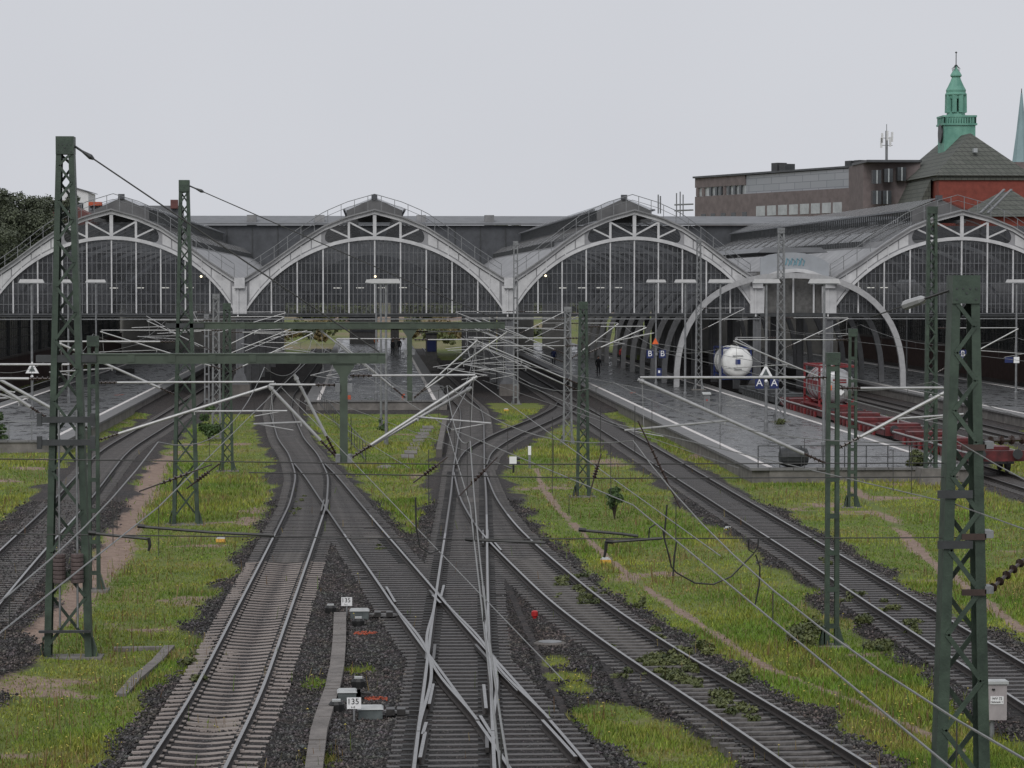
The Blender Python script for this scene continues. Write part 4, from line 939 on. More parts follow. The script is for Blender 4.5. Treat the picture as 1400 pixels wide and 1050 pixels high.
# big green mast on the left with its two-track arm
g = ground_pt(94, 900); Y = float(g[1]); xM = float(g[0]); zT = float(on_y(81, 188, Y)[2])
M1 = mast('lattice_mast', 'tall green lattice mast standing nearest at the left, pulley weights inside', xM, Y, GZ, zT, 1.2, .42, 'green_paint', legw=.15, depth=.45)
zb = float(on_y(300, 490, Y)[2]); xp = float(on_y(470, 560, Y)[0]); xe = float(on_y(527, 488, Y)[0]); zl_ = float(on_y(470, 633, Y)[2])
arm_with_drop_post(M1, xM, Y, xe, xp, zb, zl_, 'green_beam', zT)
for tipx, tipz, yt, st_ in ((371, 529, 0, True), (405, 516, .5, False)):
    q = on_y(tipx, tipz, Y); cantilever(M1, xp, Y + yt * .4, float(q[0]), float(q[2]), zl_ + .12, .16, steady=st_, r=.04, top=st_)
for tipx, tipz, yt, st_ in ((647, 516, 0, True), (640, 531, .5, False)):
    q = on_y(tipx, tipz, Y); cantilever(M1, xp, Y + yt * .4, float(q[0]), float(q[2]), zl_ + .12, .16, steady=st_, r=.04, top=st_)
q = on_y(-10, 505, Y); cantilever(M1, xM, Y, float(q[0]), 6.6, float(on_y(85, 575, Y)[2]), .4, steady=True)
for zc in (float(on_y(90, 573, Y)[2]), float(on_y(90, 604, Y)[2])):
    MB().box(xM - .72, xM + .72, Y - .34, Y - .27, zc - .075, zc + .075).build('clamp_beam', 'dark_steel', M1)
    for s in (-1, 1): MB().box(xM + s * .66 - .06, xM + s * .66 + .06, Y - .37, Y - .22, zc - .16, zc + .16).build('clamp', 'dark_steel', M1)
zw0, zw1 = float(on_y(90, 795, Y)[2]), float(on_y(90, 755, Y)[2])
for dx in (-.34, .1):
    MB().tube([(xM + dx + .16, Y - .3, zw1), (xM + dx + .16, Y - .3, float(on_y(90, 560, Y)[2]))], .028, 6).build('guide_rod', 'galv', M1)
    MB().tube([(xM + dx + .16, Y - .3, float(on_y(90, 856, Y)[2])), (xM + dx + .16, Y - .3, zw0)], .028, 6).build('guide_rod', 'galv', M1)
    n = 7
    for i in range(n):
        za = zw0 + (zw1 - zw0) * i / n; MB().lathe((xM + dx + .16, Y - .36, 0), [(.15, za + .006), (.16, za + .02), (.16, za + (zw1 - zw0) / n - .02), (.15, za + (zw1 - zw0) / n - .006)], 12).build('tension_weight', 'weight_brown', M1)
MB().box(xM - .7, xM + .6, Y - .42, Y - .3, float(on_y(90, 861, Y)[2]) - .03, float(on_y(90, 861, Y)[2]) + .03).build('guide_bar', 'dark_steel', M1)
# second tall mast with arm
g = ground_pt(254, 718); Y2 = float(g[1]); x2 = float(g[0]); zT2 = float(on_y(249, 247, Y2)[2])
M2 = mast('lattice_mast', 'second tall green lattice mast, behind the nearest one at left', x2, Y2, GZ, zT2, 1.05, .38, 'green_paint', legw=.13, depth=.4)
zb2 = float(on_y(400, 445, Y2)[2]); xp2 = float(on_y(560, 500, Y2)[0]); xe2 = float(on_y(690, 445, Y2)[0]); zl2 = float(on_y(560, 548, Y2)[2])
arm_with_drop_post(M2, x2, Y2, xe2, xp2, zb2, zl2, 'green_beam', zT2)
for a, b in ((440, 452), (462, 465), (690, 455), (650, 466)):
    q = on_y(a, b, Y2); cantilever(M2, xp2, Y2 + random.uniform(-.3, .3), float(q[0]), float(q[2]), zl2 + .12, .16, r=.033)
cantilever(M2, x2, Y2, float(T7.X(Y2)) + .2, 6.7, 4.7, .4)
# near right mast (foot below the picture)
Y3 = 45.0; q = on_y(1319, 378, Y3); x3 = float(on_y(1314, 900, Y3)[0])
M3 = mast('lattice_mast', 'large green lattice mast in the right foreground with bolted head plate', x3, Y3, GZ, float(q[2]), .98, .43, 'green_paint', legw=.17, depth=.42, plate=.44)
p = on_y(1301, 396, Y3); e = on_y(1195, 432, Y3 + 2); mb = MB(); d = (e - p); mb.tube([p, p + d * .35], .022, 6); mb.tube([p + d * .6, e], .012, 5); mb.build('stay_wire', 'wire', M3)
MB().tube([p + d * .33, p + d * .38, p + d * .58, p + d * .62], [.03, .075, .085, .03], 8).build('insulator', 'tube', M3)
for py in (676, 745):
    a, b = on_y(1282, py, Y3 - .25), on_y(1330, py, Y3 - .25); MB().box(a[0], b[0], Y3 - .26, Y3 - .22, a[2] - .065, a[2] + .065).build('cross_bar', 'dark_steel', M3)
for py in (612, 734, 810):
    a = on_y(1330, py, Y3 - .25); MB().box(a[0] - .18, a[0] + .22, Y3 - .27, Y3 - .22, a[2] - .05, a[2] + .05).build('clamp', 'rust', M3); MB().box(a[0] + .2, a[0] + .34, Y3 - .27, Y3 + .1, a[2] - .02, a[2] + .10).build('bracket', 'galv', M3)
a, b = on_y(1345, 603, Y3), on_y(1420, 600, Y3 + 1); mb = MB(); insul(mb, a, b, .06, 5); mb.build('insulator', 'insulator', M3)
a, b = on_y(1352, 808, Y3), on_y(1400, 765, Y3 + 1); mb = MB(); insul(mb, a, b, .06, 5); mb.build('insulator', 'insulator', M3)
# other masts
def simple(px, pyb, pyt, lab, m, wb, wt, style='lattice', z0=GZ, legw=.1, depth=.22, name='lattice_mast', plate=.3, tips=(), yfix=None):
    g = on_z(px, pyb, z0); Y = float(g[1]); x = float(g[0]); zt = float(on_y(px, pyt, Y)[2])
    c = mast(name, lab, x, Y, z0, zt, wb, wt, m, style, depth, legw, plate)
    for t in tips: cantilever(c, x, Y + t[4] if len(t) > 4 else Y, t[0], t[1], t[2], wb * .35 if style == 'lattice' else .17, r=(t[3] if len(t) > 3 else .05) * (.62 if Y > 90 else 1))
    return c
TX = lambda T, px, pyb, z0=GZ: float(T.X(on_z(px, pyb, z0)[1]))
simple(1272, 668, 283, 'tall green lattice mast on a concrete block by the platform end', 'green_paint', .62, .45, tips=[(XW, 6.9, 4.9)], legw=.13, depth=.3)
simple(797, 680, 413, 'green lattice mast on the grass right of the middle track', 'green_paint', .62, .36, tips=[(4.6, 6.55, 4.6), (float(on_y(882, 445, 120.7)[0]), 7.05, 5.95), (5.0, 6.2, 4.3, .05, .5)], legw=.11, depth=.3)
simple(776, 608, 420, 'grey lattice mast behind the green one on the grass', 'galv', .6, .38, tips=[(6.6, 6.9, 4.9), (14.3, 6.6, 4.6), (6.2, 6.3, 4.4, .05, .5)], legw=.1)
LADR = simple(705, 553, 330, 'slim grey ladder mast in front of the white valley column', 'galv', .42, .36, 'ladder', tips=[(6.7, 6.7, 5.0), (14.8, 6.7, 5.0), (7.4, 6.2, 4.5)], legw=.09, name='ladder_mast')
simple(955, 533, 327, 'grey lattice mast on the platform beside the pale curved rib', 'galv', .6, .36, z0=PZ, legw=.1, tips=[(XW, 6.9, 5.2)])
simple(1067, 577, 312, 'grey lattice mast on the platform right of the letter signs', 'galv', .66, .4, z0=PZ, legw=.1, tips=[(XW - .4, 6.8, 5.0), (float(on_y(1020, 467, 164)[0]), 5.6, 4.2)])
simple(1137, 885, 483, 'slim green ladder mast on the grass carrying two long tubular arms', 'green_paint', .37, .33, 'ladder', legw=.1, depth=.18, name='ladder_mast', tips=[(float(on_y(877, 521, 71.3)[0]), float(on_y(877, 521, 71.3)[2]) + .04, float(on_y(1130, 633, 71.3)[2]), .045), (float(on_y(1292, 535, 71.3)[0]), float(on_y(1292, 535, 71.3)[2]) + .04, float(on_y(1150, 612, 71.3)[2]), .045)])
simple(1165, 695, 450, 'slim green ladder mast standing behind, near the platform end', 'green_paint', .4, .34, 'ladder', legw=.1, depth=.18, name='ladder_mast', tips=[(15.2, 6.6, 4.6)])
simple(129, 808, 460, 'slim green ladder mast beside the dirt path at left', 'green_paint', .38, .33, 'ladder', legw=.1, depth=.18, name='ladder_mast', tips=[(float(on_y(371, 529, 84.4)[0]), 5.95, 4.25, .045), (-11.9, 6.5, 4.6)])
simple(311, 645, 415, 'green lattice mast on the grass left of the junction', 'green_paint', .62, .36, legw=.11, depth=.3, tips=[(-2.9, 6.5, 4.6), (-13.2, 6.6, 4.7)])
simple(296, 600, 402, 'grey lattice mast behind the green one left of the junction', 'galv', .6, .38, tips=[(-5.2, 6.9, 5.0), (-13.2, 6.7, 4.9), (-4.6, 6.3, 4.5)], legw=.1)
LADL = simple(283, 556, 430, 'slim grey ladder mast near the foot of the left valley column', 'galv', .42, .36, 'ladder', tips=[(-6.4, 6.7, 5.0), (-13.2, 6.7, 5.0)], legw=.09, name='ladder_mast')
# more tubes on the two ladder masts before the naves
for (a, b, e, f) in ((632, 440, 752, 492), (640, 445, 770, 505), (650, 438, 740, 470), (630, 462, 725, 500), (632, 443, 780, 452), (640, 461, 775, 463), (645, 470, 700, 468), (609, 477, 693, 468), (612, 479, 640, 478), (790, 432, 718, 468), (765, 466, 705, 480), (592, 502, 688, 487), (598, 503, 635, 505), (660, 497, 726, 501), (645, 507, 692, 502), (180, 448, 240, 446), (200, 432, 272, 474), (188, 460, 246, 464), (215, 456, 275, 453), (335, 480, 395, 455), (330, 470, 430, 482), (320, 494, 400, 475), (345, 452, 385, 450), (370, 463, 420, 452), (300, 445, 360, 447)):
    c = LADR if a > 500 else LADL; Yc = c['_o'][1] + random.uniform(-2, 1); MB().tube([on_y(a, b, Yc), on_y(e, f, Yc + random.uniform(-.5, .5))], .026, 7).build('cantilever_tube', 'tube', c)

# ---------------------------------------------------------------- wires
def wire(name, label, pts, r, m='wire', sub=None, group='overhead wires'):
    c = MB().tube(pts, r, 5).build(name, m); tag(c, label, 'wire', group); return c
def catenary(T, lab, ys_, dx=0.0, zc=5.45, zm=6.5, r=.011, xover=None):
    X_ = (lambda y: float(T.X(y)) + dx)
    c = thing('overhead_line', (X_(ys_[0]), ys_[0], 5), lab, 'overhead line', 'overhead lines above the tracks')
    sup = [(X_(y) + (.3 if i % 2 else -.3), y) for i, y in enumerate(ys_)]
    pc = [(x, y, zc) for x, y in sup]; mb = MB().tube(pc, r, 5); mb.build('contact_wire', 'wire_light', c)
    pm = []; 
    for (xa, ya), (xb, yb) in zip(sup[:-1], sup[1:]):
        n = 12
        for i in range(n + (1 if yb == ys_[-1] else 0)):
            t = i / n; sag = min(.95, (yb - ya) * .02) * 4 * t * (1 - t); pm.append((xa + (xb - xa) * t, ya + (yb - ya) * t, zm - sag))
            if i % 3 == 1: MB().tube([(xa + (xb - xa) * t, ya + (yb - ya) * t, zc), pm[-1]], r * .55, 4).build('dropper', 'wire', c)
    MB().tube(pm, r * .9, 5).build('messenger_wire', 'wire_light', c)
catenary(T1, 'contact and messenger wires over the pale sleepered track at left', [8, 45, 84, 137, 180, 224])
catenary(T3, 'contact and messenger wires over the middle track', [8, 45, 69, 107, 160, 211])
catenary(T2, 'contact and messenger wires over the diagonal track', [8, 45, 69, 107, 137], dx=.2)
catenary(T4, 'contact and messenger wires over the overgrown curving track', [8, 45, 71, 120, 131])
catenary(T5, 'contact and messenger wires over the track beside the right platform', [8, 45, 71, 115, 159, 211])
catenary(T7, 'contact and messenger wires over the far left track', [20, 45, 84, 107, 137, 180, 224])
catenary(T8, 'contact and messenger wires over the wagon track', [60, 127, 164, 213])
# cross-span wires at the near mast
Yc = 45.0
cs_ = thing('cross_span', tuple(on_y(700, 735, Yc)), 'dark span wires crossing the whole view with black arms, chains and cable loops', 'overhead span')
for py, xa, xb in ((735, -80, 1310), (652, 340, 1310), (633, -40, 1310)):
    MB().tube([on_y(xa, py - 6, Yc), on_y((xa + xb) / 2, py + 2, Yc), on_y(xb, py, Yc)], .010, 5).build('span_wire', 'wire', cs_)
for pts in ([(192, 720), (290, 728), (375, 732)], [(125, 729), (203, 737)], [(795, 725), (850, 730), (872, 733)], [(832, 741), (905, 736)], [(640, 738), (745, 742)]):
    MB().tube([on_y(a, b, Yc) for a, b in pts], .024, 7).build('registration_arm', 'wire', cs_)
    a, b = pts[0]; MB().tube([on_y(a - 4, b - 1, Yc), on_y(a + 6, b, Yc)], .035, 7).build('end_fitting', 'black', cs_)
for pts in ([(203, 735), (205, 745), (203, 753)], [(829, 740), (828, 752), (826, 762)]):
    MB().tube([on_y(a, b, Yc) for a, b in pts], [.03, .026, .02], 7).build('hanger', 'black', cs_)
for pts in ([(908, 735), (912, 750), (918, 775), (925, 783), (950, 797), (975, 799), (1000, 788), (1030, 757)], [(1023, 738), (1024, 752), (1031, 756), (1036, 748), (1037, 737)], [(1033, 758), (1039, 775), (1038, 800), (1032, 828)], [(568, 680), (569, 720), (574, 748), (588, 757), (600, 752)], [(887, 735), (888, 722), (897, 716), (906, 722), (908, 735)], [(925, 740), (922, 760), (920, 788)], [(912, 690), (908, 735)]):
    MB().tube([on_y(a, b, Yc) for a, b in pts], .014, 6).build('jumper_cable', 'black', cs_)
for a, b in (((872, 575), (930, 695)), ((822, 620), (808, 668)), ((612, 625), (565, 660)), ((680, 625), (628, 678)), ((290, 635), (190, 672)), ((255, 668), (300, 634))):
    mb = MB(); A_, B_ = on_y(*a, Yc), on_y(*b, Yc); mb.tube([A_, B_], .013, 5); insul(mb, A_ + (B_ - A_) * .3, A_ + (B_ - A_) * .7, .035, 5); mb.build('insulator_chain', 'insulator', cs_)
for px, y0_, y1_ in ((480, 570, 625), (821, 557, 620), (868, 555, 622), (160, 660, 725), (217, 690, 760), (586, 615, 690), (778, 675, 705), (755, 570, 675), (1221, 615, 672), (1180, 860, 905)):
    MB().tube([on_y(px, y0_, Yc), on_y(px, y1_, Yc)], .006, 4).build('dropper', 'wire', cs_)
for i, ((a, b), (e, f), lab) in enumerate([((647, 517), (985, 760), 'pale wire running from the centre arms down to the right'), ((660, 520), (1010, 640), 'thin pale wire over the centre grass'), ((385, 530), (770, 930), 'pale wire falling from the left arms across the switch'), ((405, 545), (560, 640), 'short pale wire below the left arms'), ((430, 540), (700, 640), 'thin wire between the drop posts'), ((620, 480), (1020, 560), 'thin wire low over the right platform'), ((900, 470), (1290, 540), 'wire sagging towards the right foreground mast')]):
    Ya, Yb = (69, 40) if f > 700 else (110, 70)
    wire('pull_wire', lab, [on_y(a, b, Ya), on_y(e, f, Yb)], .009, 'wire_light', group='slanting wires over the tracks')
# ---------------------------------------------------------------- platform lamps
def lamp_proto():
    c = thing('platform_lamp', (0, 0, 0), 'x', 'street lamp', 'lamps on the platforms')
    MB().lathe((0, 0, 0), [(.13, 0), (.13, .5), (.085, .55), (.06, 8.2)], 8).build('post', 'galv', c)
    MB().hexa([(-.8, -.2, 8.2), (.8, -.2, 8.2), (.8, .2, 8.2), (-.8, .2, 8.2), (-.7, -.13, 8.42), (.7, -.13, 8.42), (.7, .13, 8.42), (-.7, .13, 8.42)]).build('lamp_head', 'lamp_head', c)
    MB().box(-.7, .7, -.15, .15, 8.16, 8.199).build('diffuser', 'window_pale', c)
    return c
mat('lamp_head', (.38, .38, .38), .5, var=.1)
LP = lamp_proto(); first = [True]
def lamp(x, y, z, label, scale=1.0):
    o = LP if first[0] else copy_tree(LP); first[0] = False
    o.location = (x, y, z); o.scale = (scale, 1, (9.08 - z) / 8.3); o['label'] = label
x1c = (l0 + l1) / 2; x3c = (l4 + l5) / 2; x4c = (l6 + l7) / 2
for px, lab in ((43, 'leftmost platform lamp, left of the tall green mast'), (93, 'platform lamp seen behind the tall green mast'), (131, 'platform lamp just right of the tall green mast')):
    lamp(x1c, x1c / float(on_y(px, 384, 1)[0]), PZ, lab)
lamp(float(on_z(528, 609, GZ)[0]), float(on_z(528, 609, GZ)[1]), GZ, 'nearest of the three lamps before the middle platform', 1.05)
lamp(float(on_z(521, 585, GZ)[0]), float(on_z(521, 585, GZ)[1]), GZ, 'second of the three lamps before the middle platform')
lamp(float(on_z(514.5, 562, GZ)[0]), float(on_z(514.5, 562, GZ)[1]), PZ, 'farthest of the three lamps before the middle platform')
for px, lab in ((897, 'platform lamp above the B signs'), (937, 'platform lamp left of the grey mast by the curved rib'), (985, 'platform lamp in front of the white tank container'), (1048, 'platform lamp post carrying the A signs'), (1127, 'platform lamp beside the red tank container')):
    lamp(x3c, x3c / float(on_y(px, 384, 1)[0]), PZ, lab)
for px, lab in ((1390, 'platform lamp at the right edge of the picture'), (1240, 'platform lamp left of the tall mast by the platform end')):
    lamp(x4c, x4c / float(on_y(px, 384, 1)[0]), PZ, lab)

# ---------------------------------------------------------------- signs
def letter_sign(px, py, ch, Y, label, dx=(-.36, .36), s=.42):
    p = on_y(px, py, Y); c = thing('platform_sign', tuple(p), label, 'sign', 'letter signs on the platforms')
    for d in dx:
        MB().box(p[0] + d - s / 2, p[0] + d + s / 2, Y - .12, Y - .08, p[2] - s * .6, p[2] + s * .6).build('sign_board', 'blue_sign', c)
        text(ch, s * 1.15, (p[0] + d, Y - .125, p[2] + .02), FRONT, 'white_sign', c)
    MB().box(p[0] - .1, p[0] + .1, Y - .14, Y - .02, p[2] - .12, p[2] + .12).build('bracket', 'galv', c)
Yb = x3c / float(on_y(897, 384, 1)[0]); Ya = x3c / float(on_y(1048, 384, 1)[0])
letter_sign(897, 484, 'B', Yb, 'pair of dark blue B signs on the platform lamp', s=.55, dx=(-.5, .5))
letter_sign(1048, 524, 'A', Ya, 'pair of dark blue A signs on the platform lamp', s=.5, dx=(-.43, .43))
letter_sign(1316, 484, 'B', 216, 'dark blue B sign seen through the right foreground mast', dx=(0,), s=.55)
p = on_y(901, 509, Yb); c = thing('info_sign', tuple(p), 'small blue notice below the B signs', 'sign'); MB().box(p[0] - .2, p[0] + .2, Yb - .1, Yb - .06, p[2] - .33, p[2] + .33).build('board', 'blue_sign', c); MB().box(p[0] - .08, p[0] + .08, Yb - .108, Yb - .101, p[2] - .05, p[2] + .15).build('symbol', 'white_sign', c)
p = on_y(1388, 492, 197); c = thing('station_sign', tuple(p), 'blue and white sign on the far right platform lamp', 'sign'); MB().box(p[0] - .8, p[0] - .2, 196.8, 196.85, p[2] - .2, p[2] + .2).build('board', 'blue_sign', c); MB().box(p[0] - .15, p[0] + .25, 196.8, 196.85, p[2] - .22, p[2] + .22).build('board', 'white_sign', c)
p = on_y(896, 467, Yb - .3); c = thing('warning_beacon', tuple(p), 'small orange warning marker above the B signs', 'marker'); MB().xz([(p[0] - .26, p[2] - .2), (p[0] + .26, p[2] - .2), (p[0], p[2] + .3)], Yb - .35, Yb - .28).build('triangle', 'orange', c)
for px, py, Yt, lab in ((44, 503, x1c / float(on_y(43, 384, 1)[0]) - .2, 'white triangular warning sign on the leftmost lamp'), (1047, 508, Ya - .2, 'small white triangular warning sign above the A signs')):
    p = on_y(px, py, Yt); c = thing('triangle_sign', tuple(p), lab, 'sign'); h = .42
    MB().xz([(p[0] - h, p[2] - h * .8), (p[0] + h, p[2] - h * .8), (p[0], p[2] + h)], Yt - .03, Yt).build('board', 'white_sign', c)
    MB().xz([(p[0] - h * .5, p[2] - h * .55), (p[0] + h * .5, p[2] - h * .55), (p[0], p[2] + h * .4)], Yt - .036, Yt - .031).build('symbol', 'machine_grey', c)
    MB().lathe((p[0], Yt - .12, p[2] - h * 1.5), [(.05, 0), (.1, .08), (.05, .18)], 8).build('lamp', 'white_sign', c)
# lit floodlights in the shed
for px, py, lab in ((513, 378, 'lit floodlight behind the centre lamp head'), (746, 377, 'lit floodlight at the left of the third arch'), (275, 378, 'faint lit lamp at the right of the left arch')):
    p = on_y(px, py, FY - .9); c = thing('floodlight', tuple(p), lab, 'floodlight', 'floodlights on the front arches'); MB().lathe(tuple(p), [(.02, -.08), (.08, -.04), (.08, .04), (.02, .08)], 8).build('bulb', 'lamp_glow', c); MB().box(p[0] - .2, p[0] + .35, p[1] + .15, p[1] + .4, p[2] - .15, p[2] + .15).build('housing', 'dark_steel', c)

# ---------------------------------------------------------------- railings and platform furniture
def railing(label, a, b, z0, h=1.0, n=6, m='galv', kneerail=True, name='railing'):
    a = np.array([*a, z0], float); b = np.array([*b, z0], float); c = thing(name, tuple(a), label, 'railing'); up = np.array([0, 0, h])
    MB().tube([a + up, b + up], .025, 6).build('top_rail', m, c)
    if kneerail: MB().tube([a + up * .5, b + up * .5], .018, 6).build('knee_rail', m, c)
    for i in range(n + 1):
        p = a + (b - a) * i / n; MB().tube([p, p + up], .025, 6).build('post', m, c)
railing('thin railing across the near end of the left platform', (l0 - .5, YP(600) + .3), (l1 + .3, YP(600) + .3), PZ, n=7)
railing('thin railing across the near end of the right platform', (l4 - .6, YP(641) + .3), (l5 - 1.2, YP(641) + .3), PZ, n=8, m='dark_steel')
railing('low pale railing at the end of the middle platform', (float(on_z(492, 545, PZ)[0]), YP(547) + .4), (l3 + .6, YP(547) + .4), PZ, n=4)
# stairs rail down from the middle platform
a = on_z(437, 560, 0); b = on_z(500, 632, GZ); c = thing('stair_rail', tuple(a), 'dark handrail with bars slanting down from the middle platform', 'railing'); a2_, b2_ = on_z(437, 553, .2), b
MB().tube([a2_ + np.array([0, 0, .9]), b2_ + np.array([0, 0, 1.0])], .028, 6).build('handrail', 'dark_steel', c); MB().tube([a2_ + np.array([0, 0, .1]), b2_ + np.array([0, 0, .15])], .025, 6).build('lower_rail', 'dark_steel', c)
for i in range(22): p = a2_ + (b2_ - a2_) * i / 21; MB().tube([p, p + np.array([0, 0, .95])], .018, 5).build('baluster', 'dark_steel', c)
p0 = on_z(587, 585, GZ); p1 = on_z(560, 625, GZ); c = thing('access_path', tuple(p0), 'narrow slab path with dark rail on the centre grass', 'path')
for i in range(9):
    p = p0 + (p1 - p0) * i / 8; MB().box(p[0] - .45, p[0] + .25, p[1] - 1.4, p[1] + 1.4, GZ - .1, GZ + .06 + random.uniform(0, .02)).build('slab', 'concrete', c)
MB().bar(p0 + np.array([1.0, 0, .35]), p1 + np.array([1.5, -3, .35]), .3, .5).build('side_beam', 'concrete_dark', c)
p = on_z(527, 640, GZ); c = thing('manhole', tuple(p), 'small pale concrete patch on the centre grass', 'manhole'); MB().lathe((p[0], p[1], GZ), [(.5, -.1), (.5, .05), (.42, .09), (.2, .16)], 10).build('cover', 'concrete', c)
# dark round planter lying on the platform end
p = on_z(1085, 638, PZ); c = thing('rubber_drum', tuple(p), 'dark grey drum lying on the right platform end', 'drum'); m = MB(); R_ = .46
m.tube([(p[0] - .68, p[1], PZ + R_), (p[0] - .62, p[1], PZ + R_), (p[0] - .3, p[1], PZ + R_), (p[0] + .3, p[1], PZ + R_), (p[0] + .62, p[1], PZ + R_), (p[0] + .68, p[1], PZ + R_)], [.22, .38, .47, .47, .38, .22], 16); m.build('body', 'black', c)
for dx in (-.32, .32): MB().tube([(p[0] + dx - .03, p[1], PZ + R_), (p[0] + dx + .03, p[1], PZ + R_)], .485, 16).build('hoop', 'dark_steel', c)
mat('drum_grey', (.03, .032, .034), .6, var=.3); c.children[0].data.materials[0] = MATS['drum_grey'] if c.children[0].name.startswith('body') else c.children[0].data.materials[0]
p = on_z(966, 559, PZ); c = thing('ticket_box', tuple(p), 'pale metal cabinet with sloping lid on the right platform', 'cabinet'); MB().box(p[0] - .2, p[0] + .2, p[1] - .2, p[1] + .2, PZ, PZ + .95).build('body', 'galv', c); MB().hexa([(p[0] - .28, p[1] - .28, PZ + .95), (p[0] + .28, p[1] - .28, PZ + .95), (p[0] + .28, p[1] + .28, PZ + 1.05), (p[0] - .28, p[1] + .28, PZ + 1.05), (p[0] - .28, p[1] - .28, PZ + 1.02), (p[0] + .28, p[1] - .28, PZ + 1.02), (p[0] + .28, p[1] + .28, PZ + 1.12), (p[0] - .28, p[1] + .28, PZ + 1.12)]).build('lid', 'machine_lid', c); MB().box(p[0] - .04, p[0] + .04, p[1] - .215, p[1] - .2, PZ + .55, PZ + .65).build('badge', 'red_thing', c)
p = on_z(171, 519, PZ); c = thing('bench', tuple(p), 'dark bench on the left platform', 'bench'); MB().box(p[0] - .8, p[0] + .8, p[1] - .2, p[1] + .25, PZ + .42, PZ + .47).build('seat', 'black', c); MB().box(p[0] - .8, p[0] + .8, p[1] + .25, p[1] + .3, PZ + .5, PZ + .95).build('backrest', 'black', c)
for s in (-.6, .6): MB().xz([(p[0] + s - .2, PZ), (p[0] + s - .14, PZ), (p[0] + s + .03, PZ + .42), (p[0] + s - .03, PZ + .42)], p[1] - .1, p[1] + .1).build('leg', 'galv', c)
for px, py, lab in ((163, 540, 'orange paint mark on the left platform'), (865, 537, 'orange paint mark on the right platform')):
    p = on_z(px, py, PZ); tag(MB().bar((p[0] - .25, p[1] - .8, PZ + .009), (p[0] + .25, p[1] + .8, PZ + .009), .14, .006).build('paint_mark', 'orange_mark'), lab, 'paint mark')
for px, py, lab in ((477, 546, 'left orange marker at the middle platform end'), (551, 544, 'right orange marker at the middle platform end')):
    p = on_z(px, py, PZ); c = thing('edge_marker', tuple(p), lab, 'marker', 'orange markers at the middle platform end'); MB().box(p[0] - .14, p[0] + .14, p[1], p[1] + .04, PZ, PZ + .3).build('plate', 'orange_mark', c); MB().box(p[0] - .03, p[0] + .03, p[1] + .041, p[1] + .08, PZ, PZ + .25).build('stake', 'galv', c)
# dark posts along the shed floor
for px, py, h_, lab in ((590, 500, 3.2, 'dark information pillar at the right of the middle platform'), (497, 470, 3.6, 'dark kiosk on the middle platform')):
    p = on_z(px, py, PZ); c = thing('kiosk', tuple(p), lab, 'kiosk'); w_ = .55 if px == 590 else 1.9
    MB().box(p[0] - w_, p[0] + w_, p[1], p[1] + 2, PZ, PZ + h_).build('body', 'interior', c); MB().box(p[0] - w_ * .8, p[0] + w_ * .8, p[1] - .06, p[1], PZ + h_ * .45, PZ + h_ * .8).build('panel', 'blue_sign' if px == 590 else 'roof_dark', c); MB().box(p[0] - w_ - .1, p[0] + w_ + .1, p[1] - .1, p[1] + 2.1, PZ + h_, PZ + h_ + .12).build('roof', 'dark_steel', c)

# ---------------------------------------------------------------- wagons and tank containers
def wagon(y0, y1, label, x=XW, dark=False):
    c = thing('container_wagon', (x, y0, 0), label, 'freight wagon', 'red container wagons')
    for s in (-1, 1):
        MB().box(x + s * 1.2 - .1, x + s * 1.2 + .1, y0 + .6, y1 - .6, .62, 1.0).build('side_beam', 'red_wagon', c)
        m = MB().box(x + s * 1.32, x + s * 1.32 + s * .05, y0 + .6, y1 - .6, .97, 1.03); m.build('edge_rail', 'machine_lid', c)
        MB().lathe((x + s * .87, y0 + .1, 0), [(.0, .7)], 3) if False else None
        m = MB().tube([(x + s * .87, y0 + .45, .98), (x + s * .87, y0 + .15, .98), (x + s * .87, y0 + .14, .98), (x + s * .87, y0 + .06, .98)], [.09, .09, .24, .24], 12); m.build('buffer', 'dark_steel', c)
        y = y0 + 3.5; k = 0
        while y < y1 - 3: MB().box(x + s * 1.31, x + s * 1.42, y, y + .5, .45, .85).build('side_bracket', 'red_frame' if k % 3 == 0 else 'red_wagon', c); y += 1.4; k += 1
    for yy in (y0 + .45, y1 - .75): MB().box(x - 1.3, x + 1.3, yy, yy + .3, .62, 1.12).build('headstock', 'red_wagon', c)
    for yy in np.linspace(y0 + 2.2, y1 - 2.2, 9): MB().box(x - 1.09, x + 1.09, yy - .12, yy + .12, .68, .94).build('cross_beam', 'red_wagon', c)
    for yy in (y0 + 1.6, y1 - 3.4):
        b = MB().box(x - 1.05, x + 1.05, yy, yy + 1.9, .42, .6); bo = b.build('bogie', 'dark_steel', c)
        for dy in (.15, 1.75):
            for s in (-1, 1): MB().tube([(x + s * .7, yy + dy, .46), (x + s * .83, yy + dy, .46)], .46, 16).build('wheel', 'dark_steel', bo)
    for yy in (y0 + 3.0, (y0 + y1) / 2, y1 - 4.2):
        MB().box(x - 1.15, x + 1.15, yy, yy + 1.3, 1.001, 1.16).build('container_stool', 'red_wagon', c)
    if dark:
        for o in c.children: o.data.materials[0] = MATS['dark_steel']
    return c
